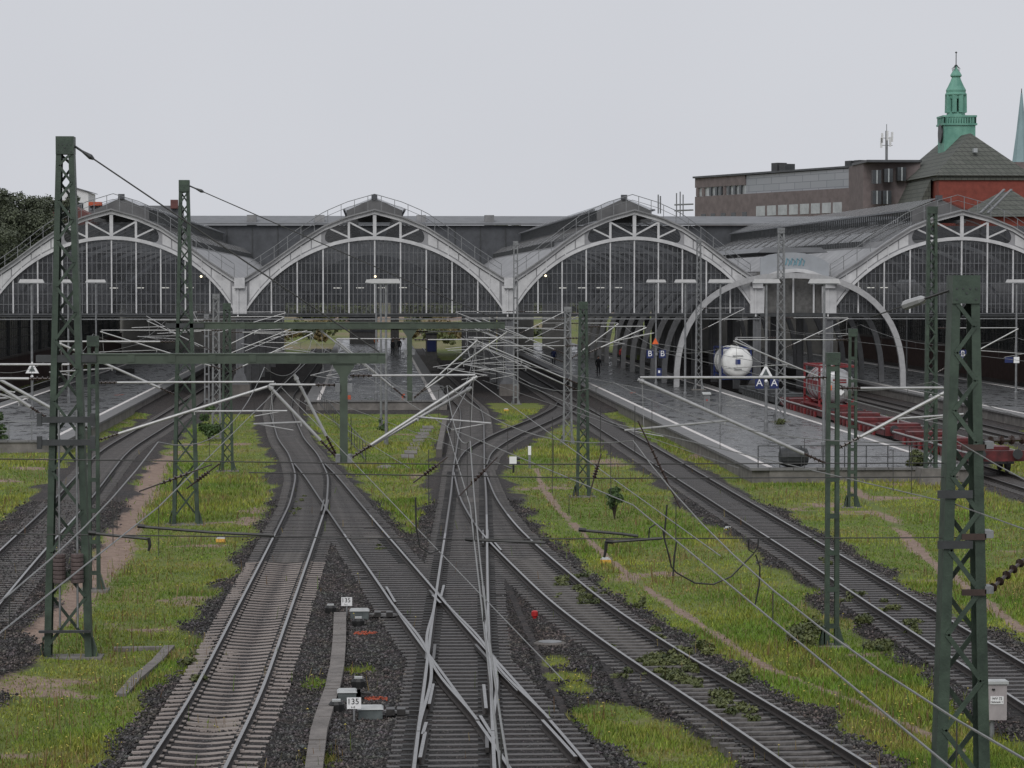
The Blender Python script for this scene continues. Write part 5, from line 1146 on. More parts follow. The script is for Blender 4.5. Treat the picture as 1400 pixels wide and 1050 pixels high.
def tank(y0, y1, z0, label, frame, shell, x=XW, deco=None):
    c = thing('tank_container', (x, y0, z0), label, 'tank container'); w_, h = 1.22, 2.6; f = .13
    ends = (y0 + f / 2, y1 - f / 2) if deco == 'red' else (y0 + .9, y1 - f / 2)
    for s in (-1, 1):
        for yy in ends: MB().box(x + s * (w_ - f / 2) - f / 2, x + s * (w_ - f / 2) + f / 2, yy - f / 2, yy + f / 2, z0, z0 + h).build('corner_post', frame, c)
        for zz in (z0, z0 + h - f): MB().box(x + s * (w_ - f / 2) - f / 2, x + s * (w_ - f / 2) + f / 2, y0 + f, y1 - f, zz + .002, zz + f - .002).build('side_rail', frame, c)
    for yy in ends:
        for zz in (z0, z0 + h - f): MB().box(x - w_ + f, x + w_ - f, yy - f / 2, yy + f / 2, zz + .002, zz + f - .002).build('end_rail', frame, c)
        for s in (-1, 1): MB().bar((x + s * w_ * .95, yy, z0 + .5), (x + s * w_ * .5, yy, z0 + .12), f, f, up=(0, 1, 0)).build('brace', frame, c)
    r = 1.14 if deco == 'red' else 1.25; zc = z0 + .15 + r
    yy = [y0 + .02, y0 + .08, y0 + .22, y0 + .45, y1 - .45, y1 - .2, y1 - .05]; rr = [r * .3, r * .72, r * .92, r, r, r * .9, r * .4]
    MB().tube([(x, a, zc) for a in yy], rr, 36).build('tank_shell', shell, c, smooth=True)
    for a in (.3, .55, .8): MB().tube([(x, y0 + (y1 - y0) * a - .05, zc), (x, y0 + (y1 - y0) * a + .05, zc)], r + .025, 32).build('band', shell if deco != 'red' else frame, c)
    MB().box(x - .3, x + .3, y0 + .8, y1 - .8, z0 + h - .16, z0 + h - .1).build('walkway', 'machine_lid', c)
    if deco == 'red':
        MB().box(x - .62, x - .38, y0 - .03, y0 + .0, z0 + 1.05, z0 + 1.35).build('placard', 'orange', c)
        d = .24; MB().xz([(x + .2, zc - .35 - d), (x + .2 + d, zc - .35), (x + .2, zc - .35 + d), (x + .2 - d, zc - .35)], y0 - .03, y0).build('placard', 'white_sign', c)
        for k, zz in enumerate((zc + .35, zc + .2)): MB().box(x - .3 + k * .1, x + .55, y0 + .0, y0 + .02, zz, zz + .09).build('stripe', 'red_frame', c)
        for k in range(4): MB().box(x - r - .012, x - r * .985, y0 + 1.0 + k * 1.05, y0 + 1.75 + k * 1.05, zc - .05, zc + .3).build('stripe', 'red_frame', c)
    else:
        MB().box(x - .2, x + .2, y0 - .02, y0 + .01, zc - .15, zc + .25).build('emblem', 'blue_frame', c); MB().box(x - .42, x + .42, y0 - .015, y0 + .0, zc + .5, zc + .56).build('stripe', 'galv', c); MB().box(x - .3, x + .3, y0 - .015, y0 + .0, zc - .62, zc - .5).build('stripe', 'galv', c)
    return c
mat('blue_frame', (.015, .03, .14), .45, var=.15)
yT = XW / float(on_y(1146, 540, 1)[0])
wagon(yT - 3.0, yT + 16.5, 'red wagon carrying the grey tank container')
wagon(yT - 23.5, yT - 4.0, 'empty red wagon in the middle of the row')
wagon(yT - 45, yT - 24.8, 'empty red wagon nearest, cut by the right edge')
wagon(yT + 18, yT + 38, 'dark wagon under the white tank container', dark=True)
tank(yT + .2, yT + 6.3, 1.17, 'grey tank container in a red frame on the wagon', 'red_frame', 'tank_grey', deco='red')
yW = XW / float(on_y(1009, 495, 1)[0])
tank(yW, yW + 6.1, 1.17, 'white tank container in a dark blue frame near the shed', 'blue_frame', 'tank_white')

# ---------------------------------------------------------------- lineside things
def point_machine(px0, px1, pyt, pyb, label, rod_to):
    a = on_z(px0, pyb, -.2); b = on_z(px1, pyb, -.2); Y = float(a[1]); h = float(on_y(px0, pyt, Y)[2]) + .2
    c = thing('point_machine', tuple(a), label, 'point machine', 'point machines beside the switch')
    MB().box(a[0], b[0], Y, Y + .5, -.25, h - .2 - .04).build('housing', 'machine_grey', c)
    MB().hexa([(a[0] - .02, Y - .03, h - .238), (b[0] + .02, Y - .03, h - .238), (b[0] + .02, Y + .53, h - .238), (a[0] - .02, Y + .53, h - .238), (a[0] + .02, Y + .02, h - .2), (b[0] - .02, Y + .02, h - .2), (b[0] - .02, Y + .48, h - .2), (a[0] + .02, Y + .48, h - .2)]).build('lid', 'machine_lid', c)
    e = on_z(rod_to, pyb, -.15); MB().bar((b[0] + .02, Y + .2, -.06), (e[0], Y + .2, -.08), .07, .05).build('drive_rod', 'rail_top', c); MB().bar((b[0] + .1, Y + .38, -.08), (e[0] + .3, Y + .38, -.1), .05, .05).build('detector_rod', 'rail_dull', c)
    for t in (.3, .7): MB().box(b[0] + (e[0] - b[0]) * t - .09, b[0] + (e[0] - b[0]) * t + .09, Y + .1, Y + .46, -.13, .0).build('rod_joint', 'rail_dull', c)
point_machine(479, 504, 834, 848, 'dark grey point machine left of the switch, farther one', 545)
point_machine(490, 523, 968, 984, 'grey point machine left of the switch, nearer one', 560)
point_machine(462, 487, 945, 959, 'small grey cable cabinet beside the concrete duct', 489)
def plate_sign(px, py, Yb, s1, s2, label, w_=.3, h=.24):
    p = on_y(px, py, Yb); c = thing('number_plate', tuple(p), label, 'sign', 'number plates at the point machines')
    MB().box(p[0] - w_ / 2, p[0] + w_ / 2, Yb, Yb + .02, p[2] - h / 2, p[2] + h / 2).build('board', 'white_sign', c)
    text(s1, h * .72, (p[0] - .02, Yb - .004, p[2] + h * .14), FRONT, 'black', c); text(s2, h * .28, (p[0] - .02, Yb - .004, p[2] - h * .33), FRONT, 'black', c)
    MB().box(p[0] - .02, p[0] + .02, Yb + .021, Yb + .05, -.4, p[2]).build('post', 'galv', c)
plate_sign(474, 822.5, YA(832), '135', 'b c', 'upper white number plate by the farther point machine')
plate_sign(484, 961.5, YA(973), '135', 'a d', 'lower white number plate by the nearer point machine')
for px, py, lab in ((452, 838, 'small dark track box left of the farther point machine'), (490, 856, 'small dark track box below the farther point machine'), (490, 940, 'small dark track box above the nearer point machine'), (460, 972, 'small rusty track box beside the concrete duct')):
    p = on_z(px, py, -.2); c = thing('track_box', tuple(p), lab, 'box', 'track connection boxes'); MB().lathe((p[0], p[1], -.25), [(.16, 0), (.17, .2), (.13, .26)], 10).build('body', 'black', c); MB().box(p[0] - .09, p[0] + .09, p[1] - .1, p[1] + .1, .012, .05).build('lid', 'machine_lid', c)
for px, py, ln, lab in ((500, 862, 30, 'red orange paint streak on the ballast by the farther machine'), (514, 951, 30, 'red orange paint streak on the ballast by the nearer machine')):
    n = 90; P_ = []
    for i in range(n):
        t = random.random(); p = on_z(px - ln / 2 + ln * t, py + random.gauss(0, .9), -.12); P_.append(p)
    m = MB()
    for p in P_: s = random.uniform(.012, .03); a = random.random() * 3; m.hexa([(p[0] + sx * s * 1.1, p[1] + sy * s * 1.2, -.2 + sz * .03) for sz in (0, 1) for sx, sy in ((-1, -1), (1, -1), (1, 1), (-1, 1))])
    tag(m.build('painted_stones', 'orange_mark'), lab, 'paint mark', kind='stuff')
# concrete cable duct with single cover slabs
dp_ = [on_z(a, b, -.2) for a, b in ((465, 843), (464, 880), (461, 915), (455, 945), (445, 975), (436, 1005), (430, 1050), (424, 1100))]
cd_ = thing('cable_duct', tuple(dp_[0]), 'grey concrete cable duct with cover slabs left of the switch', 'cable duct')
seg = np.array([p[:2] for p in dp_]); ln = np.concatenate([[0], np.cumsum(np.hypot(*np.diff(seg, axis=0).T))]); n = int(ln[-1] / .5)
for i in range(n):
    s0, s1 = i * .5 + .012, i * .5 + .488; a = np.array([np.interp(s0, ln, seg[:, 0]), np.interp(s0, ln, seg[:, 1])]); b = np.array([np.interp(s1, ln, seg[:, 0]), np.interp(s1, ln, seg[:, 1])])
    MB().bar((*a, -.13 + random.uniform(-.008, .008)), (*b, -.13 + random.uniform(-.008, .008)), .34, .12).build('cover_slab', 'duct', cd_)
for pts, lab in (([(155, 888), (222, 887)], 'flat concrete strip in the grass right of the nearest mast'), ([(166, 952), (185, 930), (215, 905), (232, 885)], 'bent concrete strip in the grass beside the left track')):
    P_ = [on_z(a, b, GZ + .05) for a, b in pts]; c = thing('cable_strip', tuple(P_[0]), lab, 'cable duct', 'concrete strips in the left grass')
    for a, b in zip(P_[:-1], P_[1:]):
        k = max(1, int(np.linalg.norm(b - a) / .6))
        for i in range(k): MB().bar(a + (b - a) * (i + .02) / k, a + (b - a) * (i + .98) / k, .26, .12).build('slab', 'duct', c)
p = on_z(752, 880, -.2); c = thing('manhole_cover', tuple(p), 'flat round manhole cover on the ballast right of the switch', 'manhole'); MB().lathe((p[0], p[1], -.3), [(.42, 0), (.42, .12), (.36, .15)], 20).build('ring', 'concrete_dark', c); MB().lathe((p[0], p[1], -.15), [(.3, 0), (.3, .012), (.26, .016)], 20).build('cover', 'galv', c)
p = on_z(731, 845, -.2); c = thing('red_lamp', tuple(p), 'small red object on the ballast right of the switch', 'marker'); MB().lathe((p[0], p[1], -.22), [(.05, 0), (.06, .06), (.09, .08), (.09, .2), (.05, .23)], 10).build('body', 'red_thing', c)
for px, py, lab, mm in ((828, 770, 'yellow and white box in the grass beside the narrow path', 'yellow_box'), (692, 562, 'yellow box on the small grass island', 'yellow_box'), (996, 727, 'small yellow box beside the right track', 'yellow_box'), (1020, 722, 'small grey box beside the right track rail', 'machine_lid'), (302, 741, 'pale yellow box in the left grass', 'yellow_box')):
    p = on_z(px, py, GZ); c = thing('track_magnet', tuple(p), lab, 'box', 'small boxes beside the tracks'); MB().box(p[0] - .17, p[0] + .17, p[1] - .14, p[1] + .14, GZ, GZ + .13).build('body', mm, c); MB().hexa([(p[0] - .17, p[1] - .14, GZ + .131), (p[0] + .17, p[1] - .14, GZ + .131), (p[0] + .17, p[1] + .14, GZ + .131), (p[0] - .17, p[1] + .14, GZ + .131), (p[0] - .1, p[1] - .09, GZ + .2), (p[0] + .1, p[1] - .09, GZ + .2), (p[0] + .1, p[1] + .09, GZ + .2), (p[0] - .1, p[1] + .09, GZ + .2)]).build('lid', 'machine_lid', c)
p = on_z(724, 641, GZ); c = thing('marker_post', tuple(p), 'grey marker post on the grass left of the centre mast', 'post'); MB().box(p[0] - .06, p[0] + .06, p[1] - .06, p[1] + .06, GZ, GZ + 1.1).build('post', 'galv', c); MB().box(p[0] - .075, p[0] + .075, p[1] - .075, p[1] + .075, GZ + .7, GZ + 1.15).build('cap', 'white_sign', c)
p = on_z(702, 648, GZ); c = thing('dwarf_signal', tuple(p), 'white dwarf signal box beside the middle track', 'signal'); MB().box(p[0] - .2, p[0] + .15, p[1] - .1, p[1] + .1, GZ + .45, GZ + .85).build('head', 'white_sign', c); MB().tube([(p[0], p[1], GZ), (p[0], p[1], GZ + .45)], .05, 8).build('post', 'black', c)
for dz in (.55, .75): MB().tube([(p[0] + .15, p[1], GZ + dz), (p[0] + .32, p[1], GZ + dz)], .07, 8).build('lens_hood', 'black', c)
c = thing('equipment_box', tuple(on_y(1362, 965, 56)), 'grey equipment box with lettered plate behind the right foreground mast', 'cabinet'); p = on_y(1362, 960, 56)
MB().box(p[0] - .22, p[0] + .22, 56, 56.3, p[2] - .37, p[2] + .37).build('body', 'cabinet', c); MB().box(p[0] - .25, p[0] + .25, 55.96, 56.33, p[2] + .371, p[2] + .43).build('lid', 'machine_lid', c)
MB().box(p[0] - .12, p[0] + .15, 55.985, 56, p[2] - .04, p[2] + .12).build('plate', 'white_sign', c); text('WV 72', .072, (p[0] + .015, 55.98, p[2] + .075), FRONT, 'black', c); text('Schrank 1', .06, (p[0] + .015, 55.98, p[2] + .005), FRONT, 'black', c)
MB().tube([(p[0] - .05, 56.15, p[2] - .37), (p[0] - .05, 56.15, GZ)], .05, 8).build('post', 'galv', c); MB().tube([(p[0] + .02, 56.05, p[2] - .37), (p[0] + .1, 55.9, p[2] - .7), (p[0] + .8, 55.8, p[2] - 1.0), (p[0] + 1.3, 55.8, GZ)], .02, 6).build('cable', 'black', c); MB().lathe((p[0] - .06, 55.985, p[2] + .25), [(.03, 0), (.03, .03)], 8).build('lock', 'black', c)
# concrete block under the platform-end mast
p = on_z(1268, 668, GZ); c = thing('foundation_block', tuple(p), 'weathered concrete foundation block beside the bush', 'concrete block'); MB().hexa([(p[0] - .5, p[1] - .7, GZ - .2), (p[0] + .75, p[1] - .7, GZ - .2), (p[0] + .75, p[1] + .9, GZ - .2), (p[0] - .5, p[1] + .9, GZ - .2), (p[0] - .38, p[1] - .6, GZ + .95), (p[0] + .65, p[1] - .6, GZ + .95), (p[0] + .65, p[1] + .8, GZ + .95), (p[0] - .38, p[1] + .8, GZ + .95)]).build('block', 'concrete', c)

# ---------------------------------------------------------------- people
def person(px, py, h, label, face=0.0, stride=.12, top='cloth_dark', z=PZ):
    p = on_z(px, py, z); k = h / 1.75
    J = [(0, 0, .95), (0, 0, 1.15), (0, 0, 1.40), (0, -.01, 1.50), (0, -.015, 1.62), (0, -.01, 1.73), (-.10, 0, .90), (-.11, -stride, .50), (-.11, stride * .4, .09), (-.11, -.13, .03), (.10, 0, .90), (.11, stride * .3, .50), (.11, stride * 1.6, .10), (.11, stride + .0, .03), (-.19, 0, 1.40), (-.25, .04, 1.13), (-.24, -.08, .90), (-.24, -.11, .80), (.19, 0, 1.40), (.25, .0, 1.13), (.24, -.12, .92), (.24, -.15, .83)]
    E = [(0, 1), (1, 2), (2, 3), (3, 4), (4, 5), (0, 6), (6, 7), (7, 8), (8, 9), (0, 10), (10, 11), (11, 12), (12, 13), (2, 14), (14, 15), (15, 16), (16, 17), (2, 18), (18, 19), (19, 20), (20, 21)]
    R_ = [.15, .14, .16, .06, .095, .07, .095, .065, .045, .035, .095, .065, .045, .035, .075, .05, .04, .035, .075, .05, .04, .035]
    me = bpy.data.meshes.new('person'); me.from_pydata([(x * k, y * k, q * k) for x, y, q in J], E, []); o = bpy.data.objects.new('person', me); COL.objects.link(o)
    sm = o.modifiers.new('skin', 'SKIN'); ss = o.modifiers.new('sub', 'SUBSURF'); ss.levels = ss.render_levels = 1
    for i, r in enumerate(R_): v = me.skin_vertices[0].data[i]; v.radius = (r * k, r * k); v.use_root = i == 0
    ev = bpy.data.meshes.new_from_object(o.evaluated_get(bpy.context.evaluated_depsgraph_get())); bpy.data.objects.remove(o)
    ev.name = 'person'; ev.materials.clear()
    for q in (top, 'cloth_dark', 'skin'): ev.materials.append(MATS[q])
    for f in ev.polygons: zc = f.center.z / k; f.material_index = 2 if zc > 1.52 or (zc < .86 and abs(f.center.x) > .19 * k) else 0 if zc > .9 else 1; f.use_smooth = True
    b = bpy.data.objects.new('person', ev); COL.objects.link(b); b.location = p; b.rotation_euler = (0, 0, face); tag(b, label, 'person', 'people on the platforms')
    m = MB().lathe((0, 0, 0), [(.06 * k, 1.60 * k), (.108 * k, 1.66 * k), (.1 * k, 1.73 * k), (.05 * k, 1.79 * k)], 10); ha_ = m.build('hair', 'black'); ha_.parent = b; ha_.location = (0, .025, 0)
person(537, 485, 1.78, 'person in dark clothes walking on the middle platform, left of two', 2.8)
person(546, 484, 1.82, 'person in dark clothes walking on the middle platform, right of two', 3.4)
person(514, 478, 1.75, 'person in orange jacket on the middle platform', .5, .05, 'cloth_orange')
person(818, 514, 1.8, 'person in dark coat standing on the right platform', .3, .03)
person(757, 500, 1.75, 'person waiting deep inside the shed at right', 0, .04, 'blue_sign')
person(850, 497, 1.75, 'person with red top near the shed entrance on the right platform', 0, .04, 'red_thing')

# ---------------------------------------------------------------- trees, shrubs, weeds
def leaf_cloud(centers, radii, n, size, squash=.8):
    C = np.array(centers); R_ = np.array(radii); w_ = R_ ** 2 / np.sum(R_ ** 2); idx = rng.choice(len(C), n, p=w_)
    d = rng.normal(size=(n, 3)); d /= np.linalg.norm(d, axis=1)[:, None]; rad = R_[idx] * (.55 + .45 * rng.random(n) ** .5) * (1 + .16 * rng.normal(size=n))
    P_ = C[idx] + d * rad[:, None] * np.array([1, 1, squash]); nr = rng.normal(size=(n, 3)) + d * 1.1 + np.array([0, 0, .6]); nr /= np.linalg.norm(nr, axis=1)[:, None]
    t = np.cross(nr, rng.normal(size=(n, 3))); t /= np.linalg.norm(t, axis=1)[:, None]; b = np.cross(nr, t); s = (size * (.6 + .8 * rng.random(n)))[:, None]
    V = np.stack([P_ - t * s * .5, P_ + b * s * .32, P_ + t * s * .6, P_ - b * s * .32], 1).reshape(-1, 3); F = np.arange(n * 4).reshape(n, 4); return V, F
def tree(px, Y, pyt, width, label, m='leaf_dark', n=9000, size=.45, seed=0, z0=GZ):
    p = on_y(px, 384, Y); zt = float(on_y(px, pyt, Y)[2]); h = zt - z0; c = thing('broadleaf_tree', (p[0], Y, z0), label, 'tree', 'trees behind the station')
    rs = np.random.default_rng(seed); cs = []; rr = []
    for i in range(26):
        a = rs.random() * 6.28; q = rs.random() ** .6; zz = z0 + h * (.36 + .56 * rs.random()); k = 1 - abs((zz - z0) / h - .55) * 1.1
        cs.append((p[0] + math.cos(a) * q * width * .42 * k, Y + math.sin(a) * q * width * .42 * k, zz)); rr.append(width * (.09 + .09 * rs.random()))
    V, F = leaf_cloud(cs, rr, n, size); o = np_mesh('crown', V - np.array([p[0], Y, z0]), F, m); o.parent = c
    m_ = MB(); m_.tube([(p[0], Y, z0), (p[0] + .1, Y, z0 + h * .25), (p[0], Y, z0 + h * .6)], [.45, .35, .15], 8)
    for q, r in list(zip(cs, rr))[:9]: m_.tube([(p[0], Y, z0 + h * .3), ((p[0] + q[0]) / 2, (Y + q[1]) / 2, (z0 + h * .4 + q[2]) / 2), q], [.2, .12, .05], 5)
    m_.build('trunk', 'bark', c)
tree(35, 300, 236, 11, 'large dark tree behind the left nave, its top breaking the skyline', n=30000, size=.27, seed=3)
tree(-12, 296, 246, 10, 'dark tree cut by the left edge of the picture', n=24000, size=.27, seed=5)
tree(82, 310, 252, 7.5, 'smaller dark tree next to the tall green mast', n=18000, size=.26, seed=8)
tree(0, 285, 300, 10, 'low dark tree in front of the others behind the left nave', n=18000, size=.26, seed=12)
tree(695, 520, 289, 9, 'tree top showing just above the cross building', 'leaf_olive', n=2500, size=.6, seed=4)
for i, (px, pw) in enumerate(((430, 30), (470, 24), (585, 26), (640, 34), (690, 30), (380, 30), (770, 40), (860, 44))):
    tree(px, 640 + 20 * (i % 3), 412 - 6 * (i % 2), 18, 'far tree %s beyond the back of the shed' % ['left of the kiosk', 'behind the kiosk', 'right of the kiosk', 'behind the dark pillar', 'behind the valley column', 'at the left of the middle arch', 'behind the green centre mast', 'behind the B signs'][i], 'leaf_olive', 2200, 1.1, 40 + i)
def shrub(px, py, w_, h, label, m='leaf_mid', n=700, size=.12, z0=GZ):
    p = on_z(px, py, z0); c = thing('shrub', tuple(p), label, 'shrub', 'shrubs along the tracks'); cs = []; rr = []
    for i in range(9): q = random.random(); cs.append((p[0] + random.uniform(-.3, .3) * w_ * (1 - .5 * q), p[1] + random.uniform(-.3, .3) * w_, z0 + h * (.2 + .68 * q))); rr.append(w_ * random.uniform(.14, .26) * (1.1 - .5 * q))
    V, F = leaf_cloud(cs, rr, n, size); o = np_mesh('foliage', V - p, F, m); o.parent = c
    m_ = MB()
    for q in cs: m_.tube([tuple(p), ((p[0] + q[0]) / 2, (p[1] + q[1]) / 2, (z0 + q[2]) / 2 + .1), q], [.02, .014, .006], 5)
    m_.build('stems', 'bark', c)
shrub(840, 710, .95, 1.5, 'young green shrub on the grass right of the centre mast', n=1500, size=.1)
shrub(286, 603, 1.7, 2.6, 'green shrub on the grass before the left valley column', n=1600, size=.16)
shrub(1252, 662, 1.5, 1.9, 'olive bush at the foot of the mast on the concrete block', 'leaf_olive', n=2400, size=.12)
shrub(1282, 640, 1.3, 1.5, 'small olive bush behind the concrete block', 'leaf_olive', n=1400, size=.12)
shrub(-4, 622, 1.6, 2.6, 'tall green bush at the left edge of the picture', n=1600, size=.16)
shrub(522, 590, .8, .9, 'low weed clump at the foot of the centre lamps', 'leaf_mid', n=500, size=.12)
shrub(505, 562, 2.2, .9, 'dark green plants at the middle platform end', 'leaf_mid', n=900, size=.14)
shrub(1095, 883, 1.6, .5, 'low bramble patch beside the right track', 'leaf_olive', n=900, size=.1)
shrub(1112, 870, 1.0, .5, 'reddish bramble patch at the foot of the slim mast', 'leaf_olive', n=600, size=.1)
shrub(1067, 580, .9, .35, 'weeds around the platform mast foot', 'leaf_olive', n=300, size=.1, z0=PZ)
rb = random.Random(3)
for i in range(46):
    y_ = rb.uniform(395, 520); x_ = rb.choice([rb.uniform(-24, -5.5), rb.uniform(6.5, 30)]); w_ = rb.uniform(1.6, 4.2); h_ = w_ * rb.uniform(.35, .8)
    c = thing('bank_bush', (x_, y_, .2), 'low bush on the bank beyond the far end of the shed', 'bush', 'bushes on the bank beyond the shed')
    cs = [(x_ + rb.uniform(-.4, .4) * w_, y_ + rb.uniform(-.4, .4) * w_, .2 + h_ * rb.uniform(.1, .8)) for k in range(6)]; rr = [w_ * rb.uniform(.15, .3) for k in range(6)]
    V, F = leaf_cloud(cs, rr, 260, .5); o = np_mesh('foliage', V - np.array([x_, y_, .2]), F, rb.choice(['leaf_olive', 'leaf_dry', 'leaf_dark', 'leaf_dry'])); o.parent = c
V_, F_ = [], []
cs, rr = [], []
for (px, py, r, n) in ((775, 800, .5, 4), (790, 790, .4, 3), (800, 818, .5, 5), (815, 822, .4, 4), (760, 810, .25, 2), (905, 905, .55, 8), (930, 903, .5, 7), (880, 905, .45, 5), (920, 925, .5, 7), (945, 915, .4, 5), (955, 935, .4, 5), (985, 960, .5, 6), (1000, 975, .4, 4), (900, 930, .4, 4), (965, 890, .4, 4), (1010, 935, .5, 5), (900, 865, .35, 3), (870, 828, .3, 3), (1130, 770, .35, 3), (1215, 835, .4, 4), (1250, 865, .4, 5), (1160, 820, .45, 5), (1180, 850, .5, 5), (1200, 885, .5, 5), (400, 700, .3, 4), (404, 690, .3, 3), (262, 905, .3, 4), (275, 930, .3, 3), (520, 747, .25, 3), (1035, 985, .4, 4), (860, 925, .3, 3), (700, 700, .15, 1), (835, 880, .2, 2)):
    for i in range(n):
        p = on_z(px + random.gauss(0, 7), py + random.gauss(0, 5), -.2); cs.append((p[0], p[1], -.18 + random.random() * .1)); rr.append(r * random.uniform(.25, .5))
V, F = leaf_cloud(cs, rr, 17000, .08, .5); tag(np_mesh('weeds', V, F, 'leaf_olive'), 'leafy weeds and brambles spreading over the right hand tracks', 'weeds', kind='stuff')

# ---------------------------------------------------------------- grass and ballast stones
def scatter(n, y0, y1, dens_pow=1.6):
    u = rng.random(n); a, b = y0 ** (1 - dens_pow), y1 ** (1 - dens_pow); y = (a + u * (b - a)) ** (1 / (1 - dens_pow))
    xl_ = on_y(0, 384, 1)[0] * y - 1.5; xr_ = on_y(1400, 384, 1)[0] * y + 1.5
    return xl_ + rng.random(n) * (xr_ - xl_), y
x, y = scatter(620000, 48, 205, 1.35)
b_, d_ = zones(x, y); onp = np.zeros(x.shape, bool)
for (a0, a1, q0) in ((l0 - 1, l1 + 1, YP(600)), (l2 - 1, l3 + 1, YP(547)), (l4 - 1, l5 + 1, YP(641)), (l6 - 1, l7 + 1, 80)): onp |= (x > a0 - .1) & (x < a1 + .1) & (y > q0 - .1)
keep = (rng.random(len(x)) < np.clip(1.05 - 1.6 * b_, .0, 1) * np.clip(1.1 - 1.2 * d_, .02, 1) * (.35 + .9 * fbm(x, y, 1.1))) & ~onp
x, y, b_, d_ = x[keep], y[keep], b_[keep], d_[keep]; n = len(x); z = gheight(x, y, b_) - .01
pt = fbm(x + 13, y * .6, 5.0); tall = np.clip((pt - .42) * 4, 0, 1); hgt = (.04 + .10 * tall + .05 * rng.random(n)) * (1 + .25 * (y > 110)); wd = .012 + .00012 * y
an = rng.random(n) * 6.283; lean = (rng.random(n) * .7 + .1) * hgt; la = rng.random(n) * 6.283
A = np.stack([x - np.cos(an) * wd, y - np.sin(an) * wd, z], 1); B = np.stack([x + np.cos(an) * wd, y + np.sin(an) * wd, z], 1); T_ = np.stack([x + np.cos(la) * lean, y + np.sin(la) * lean, z + hgt], 1)
g1, g2, g3 = np.array([.15, .255, .028]), np.array([.31, .345, .055]), np.array([.33, .25, .095])
t1 = np.clip((fbm(x, y + 70, 4.5) - .35) * 3.2 + rng.normal(size=n) * .22, 0, 1)[:, None]; t2 = (np.clip((fbm(x + 31, y, 2.2) - .5) * 3.2, 0, .75) + .12 * rng.random(n))[:, None] * (rng.random(n) < .6)[:, None]
colr = (g1 * (1 - t1) + g2 * t1) * (1 - t2) + g3 * t2; colr = colr * ((.6 + .7 * rng.random(n)) * (.72 + .56 * fbm(x + 7, y + 3, 1.6)))[:, None]
V = np.stack([A, B, T_], 1).reshape(-1, 3); cl = np.concatenate([np.repeat(colr, 3, 0), np.ones((n * 3, 1))], 1)
tag(np_mesh('grass', V, np.arange(n * 3).reshape(n, 3), 'grass_blades', {'tint': ('FLOAT_COLOR', cl)}), 'short green and yellowing grass between the tracks', 'grass', kind='stuff')
x, y = scatter(60000, 48, 150, 1.35); b_, d_ = zones(x, y); keep = (rng.random(len(x)) < np.clip(.75 - b_ - d_ * .6, .015, 1) * np.clip((fbm(x + 90, y, 2.4) - .42) * 3.5, .03, 1)); onp = (x > l4 - 1.1) & (x < l5 + 1.1) & (y > YP(641) - .2) | (x > l0 - 1.1) & (x < l1 + 1.1) & (y > YP(600) - .2); keep &= ~onp
x, y, b_ = x[keep], y[keep], b_[keep]; n = len(x); z = gheight(x, y, b_) - .01; hgt = .16 + .26 * rng.random(n) ** 1.5; wd = .006 + .00008 * y; an = rng.random(n) * 6.283; la = rng.random(n) * 6.283; lean = hgt * .35 * rng.random(n)
A = np.stack([x - np.cos(an) * wd, y - np.sin(an) * wd, z], 1); B = np.stack([x + np.cos(an) * wd, y + np.sin(an) * wd, z], 1); T_ = np.stack([x + np.cos(la) * lean, y + np.sin(la) * lean, z + hgt], 1); T2_ = T_ + np.stack([np.cos(an) * wd, np.sin(an) * wd, wd * 0], 1)
pal = np.array([[.20, .15, .06], [.13, .17, .03], [.28, .22, .10], [.16, .09, .04], [.10, .16, .03]])[rng.integers(0, 5, n)]
V = np.stack([A, B, T2_, T_], 1).reshape(-1, 3); cl = np.concatenate([np.repeat(pal, 4, 0), np.ones((n * 4, 1))], 1)
tag(np_mesh('tall_stalks', V, np.arange(n * 4).reshape(n, 4), 'grass_blades', {'tint': ('FLOAT_COLOR', cl)}), 'taller dry and green stalks standing in the grass', 'weeds', kind='stuff')
k = rng.random(n) < .12; P_ = T_[k]; m_ = len(P_); s_ = .018 + .014 * rng.random(m_); Q = np.array([(-1, 0, 0), (0, -1, .4), (1, 0, 0), (0, 1, .8)])
V = (P_[:, None] + Q[None] * s_[:, None, None]).reshape(-1, 3); cl = np.tile(np.array([.62, .52, .12, 1.0]), (m_ * 4, 1))
tag(np_mesh('wild_flowers', V, np.arange(m_ * 4).reshape(m_, 4), 'grass_blades', {'tint': ('FLOAT_COLOR', cl)}), 'small yellow flowers dotted through the grass', 'flowers', kind='stuff')
x, y = scatter(420000, 48, 118, 1.5); b_, d_ = zones(x, y); keep = rng.random(len(x)) < np.clip(b_ * 1.5 - .5, 0, 1); x, y = x[keep], y[keep]
onr = np.zeros(x.shape, bool)
for t in TR[:7]: onr |= (np.abs(np.abs(x - t.X(y)) - .7525) < .1) & (y < t.y[-1])
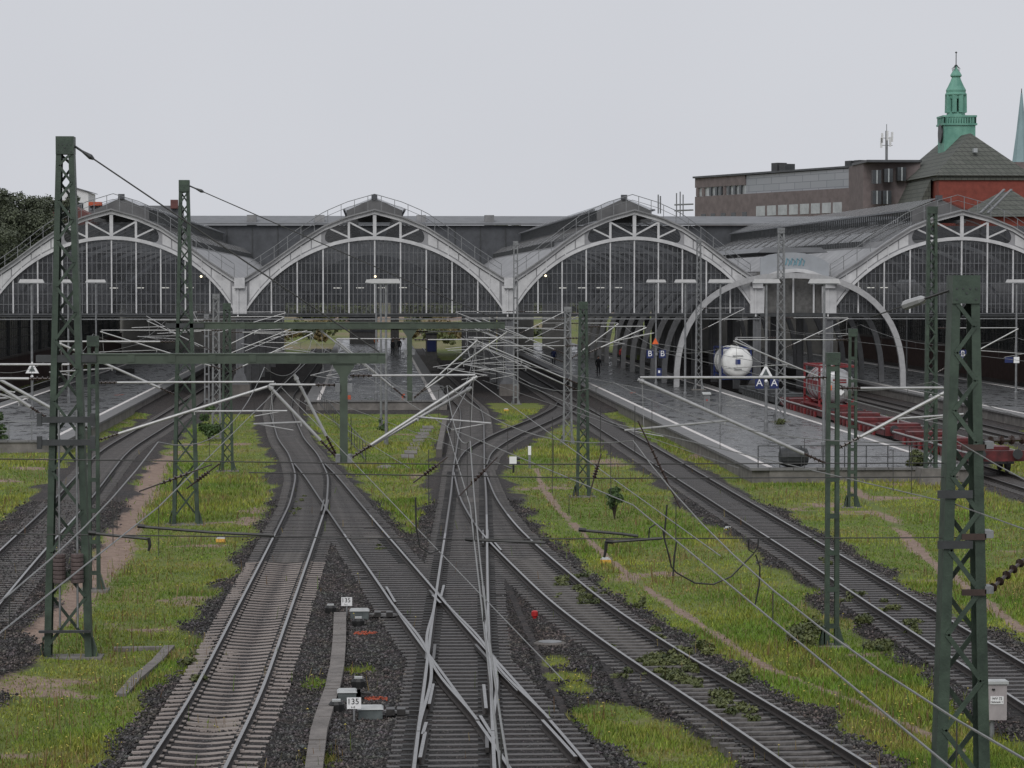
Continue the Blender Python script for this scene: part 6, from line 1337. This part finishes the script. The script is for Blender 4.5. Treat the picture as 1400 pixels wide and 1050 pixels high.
for t, ya in ((T1, 40), (T2, 40), (T3, 40), (T4, 40), (T5, 56), (T7, 70)):
    ph = np.abs((y - ya + .305) % .61 - .305); onr |= (np.abs(x - t.X(y)) < 1.38) & (ph < .14) & (y < t.y[-1])
x, y = x[~onr][:150000], y[~onr][:150000]
n = len(x); b_ = np.ones(n); s = .018 + .03 * rng.random(n) ** 1.5; z = gheight(x, y, b_) + s * .25
for t, dz in zip(TR[:5], (.04, .02, .02, .05, .03)):
    ins = (np.abs(x - t.X(y)) < 1.25) & (y < t.y[-1]); 
    s = np.where(ins, s * .6, s); z = np.where(ins, z - .016, z)
O6 = np.array([(1, 0, 0), (0, 1, 0), (-1, 0, 0), (0, -1, 0), (0, 0, .8), (0, 0, -.8)]); V = np.stack([x, y, z], 1)[:, None, :] + (O6[None] * (1 + .35 * rng.normal(size=(n, 6, 1)))) * s[:, None, None]
an = rng.random(n) * 6.28; R2 = np.stack([np.cos(an), -np.sin(an), np.sin(an), np.cos(an)], 1).reshape(n, 2, 2)
V[:, :, :2] = np.einsum('nij,nkj->nki', R2, V[:, :, :2] - np.stack([x, y], 1)[:, None]) + np.stack([x, y], 1)[:, None]
F6 = np.array([(0, 1, 4), (1, 2, 4), (2, 3, 4), (3, 0, 4), (1, 0, 5), (2, 1, 5), (3, 2, 5), (0, 3, 5)]); F = (np.arange(n)[:, None, None] * 6 + F6[None]).reshape(-1, 3)
gs = np.zeros(n)
for t in TR[:6]: gs = np.maximum(gs, np.where(y < t.y[-1], np.exp(-((np.abs(x - t.X(y)) - .7525) / .3) ** 2), 0))  # stones darkened by the same grease and painted rail shade
gray = (.016 + .13 * rng.random(n) ** 2.6) * (1 - .65 * gs) * 1.15; brn = np.clip((fbm(x, y, 3.1) - .4) * 2, 0, 1); col = np.stack([gray * (1.08 + .25 * brn), gray * (1 + .03 * brn), gray * (.97 - .06 * brn), np.ones(n)], 1)
tag(np_mesh('ballast_stones', V.reshape(-1, 3), F, 'stones', {'tint': ('FLOAT_COLOR', np.repeat(col, 6, 0))}), 'dark grey crushed stone ballast around the tracks', 'ballast', kind='stuff')
for o in bpy.data.objects:
    if '_o' in o: del o['_o']
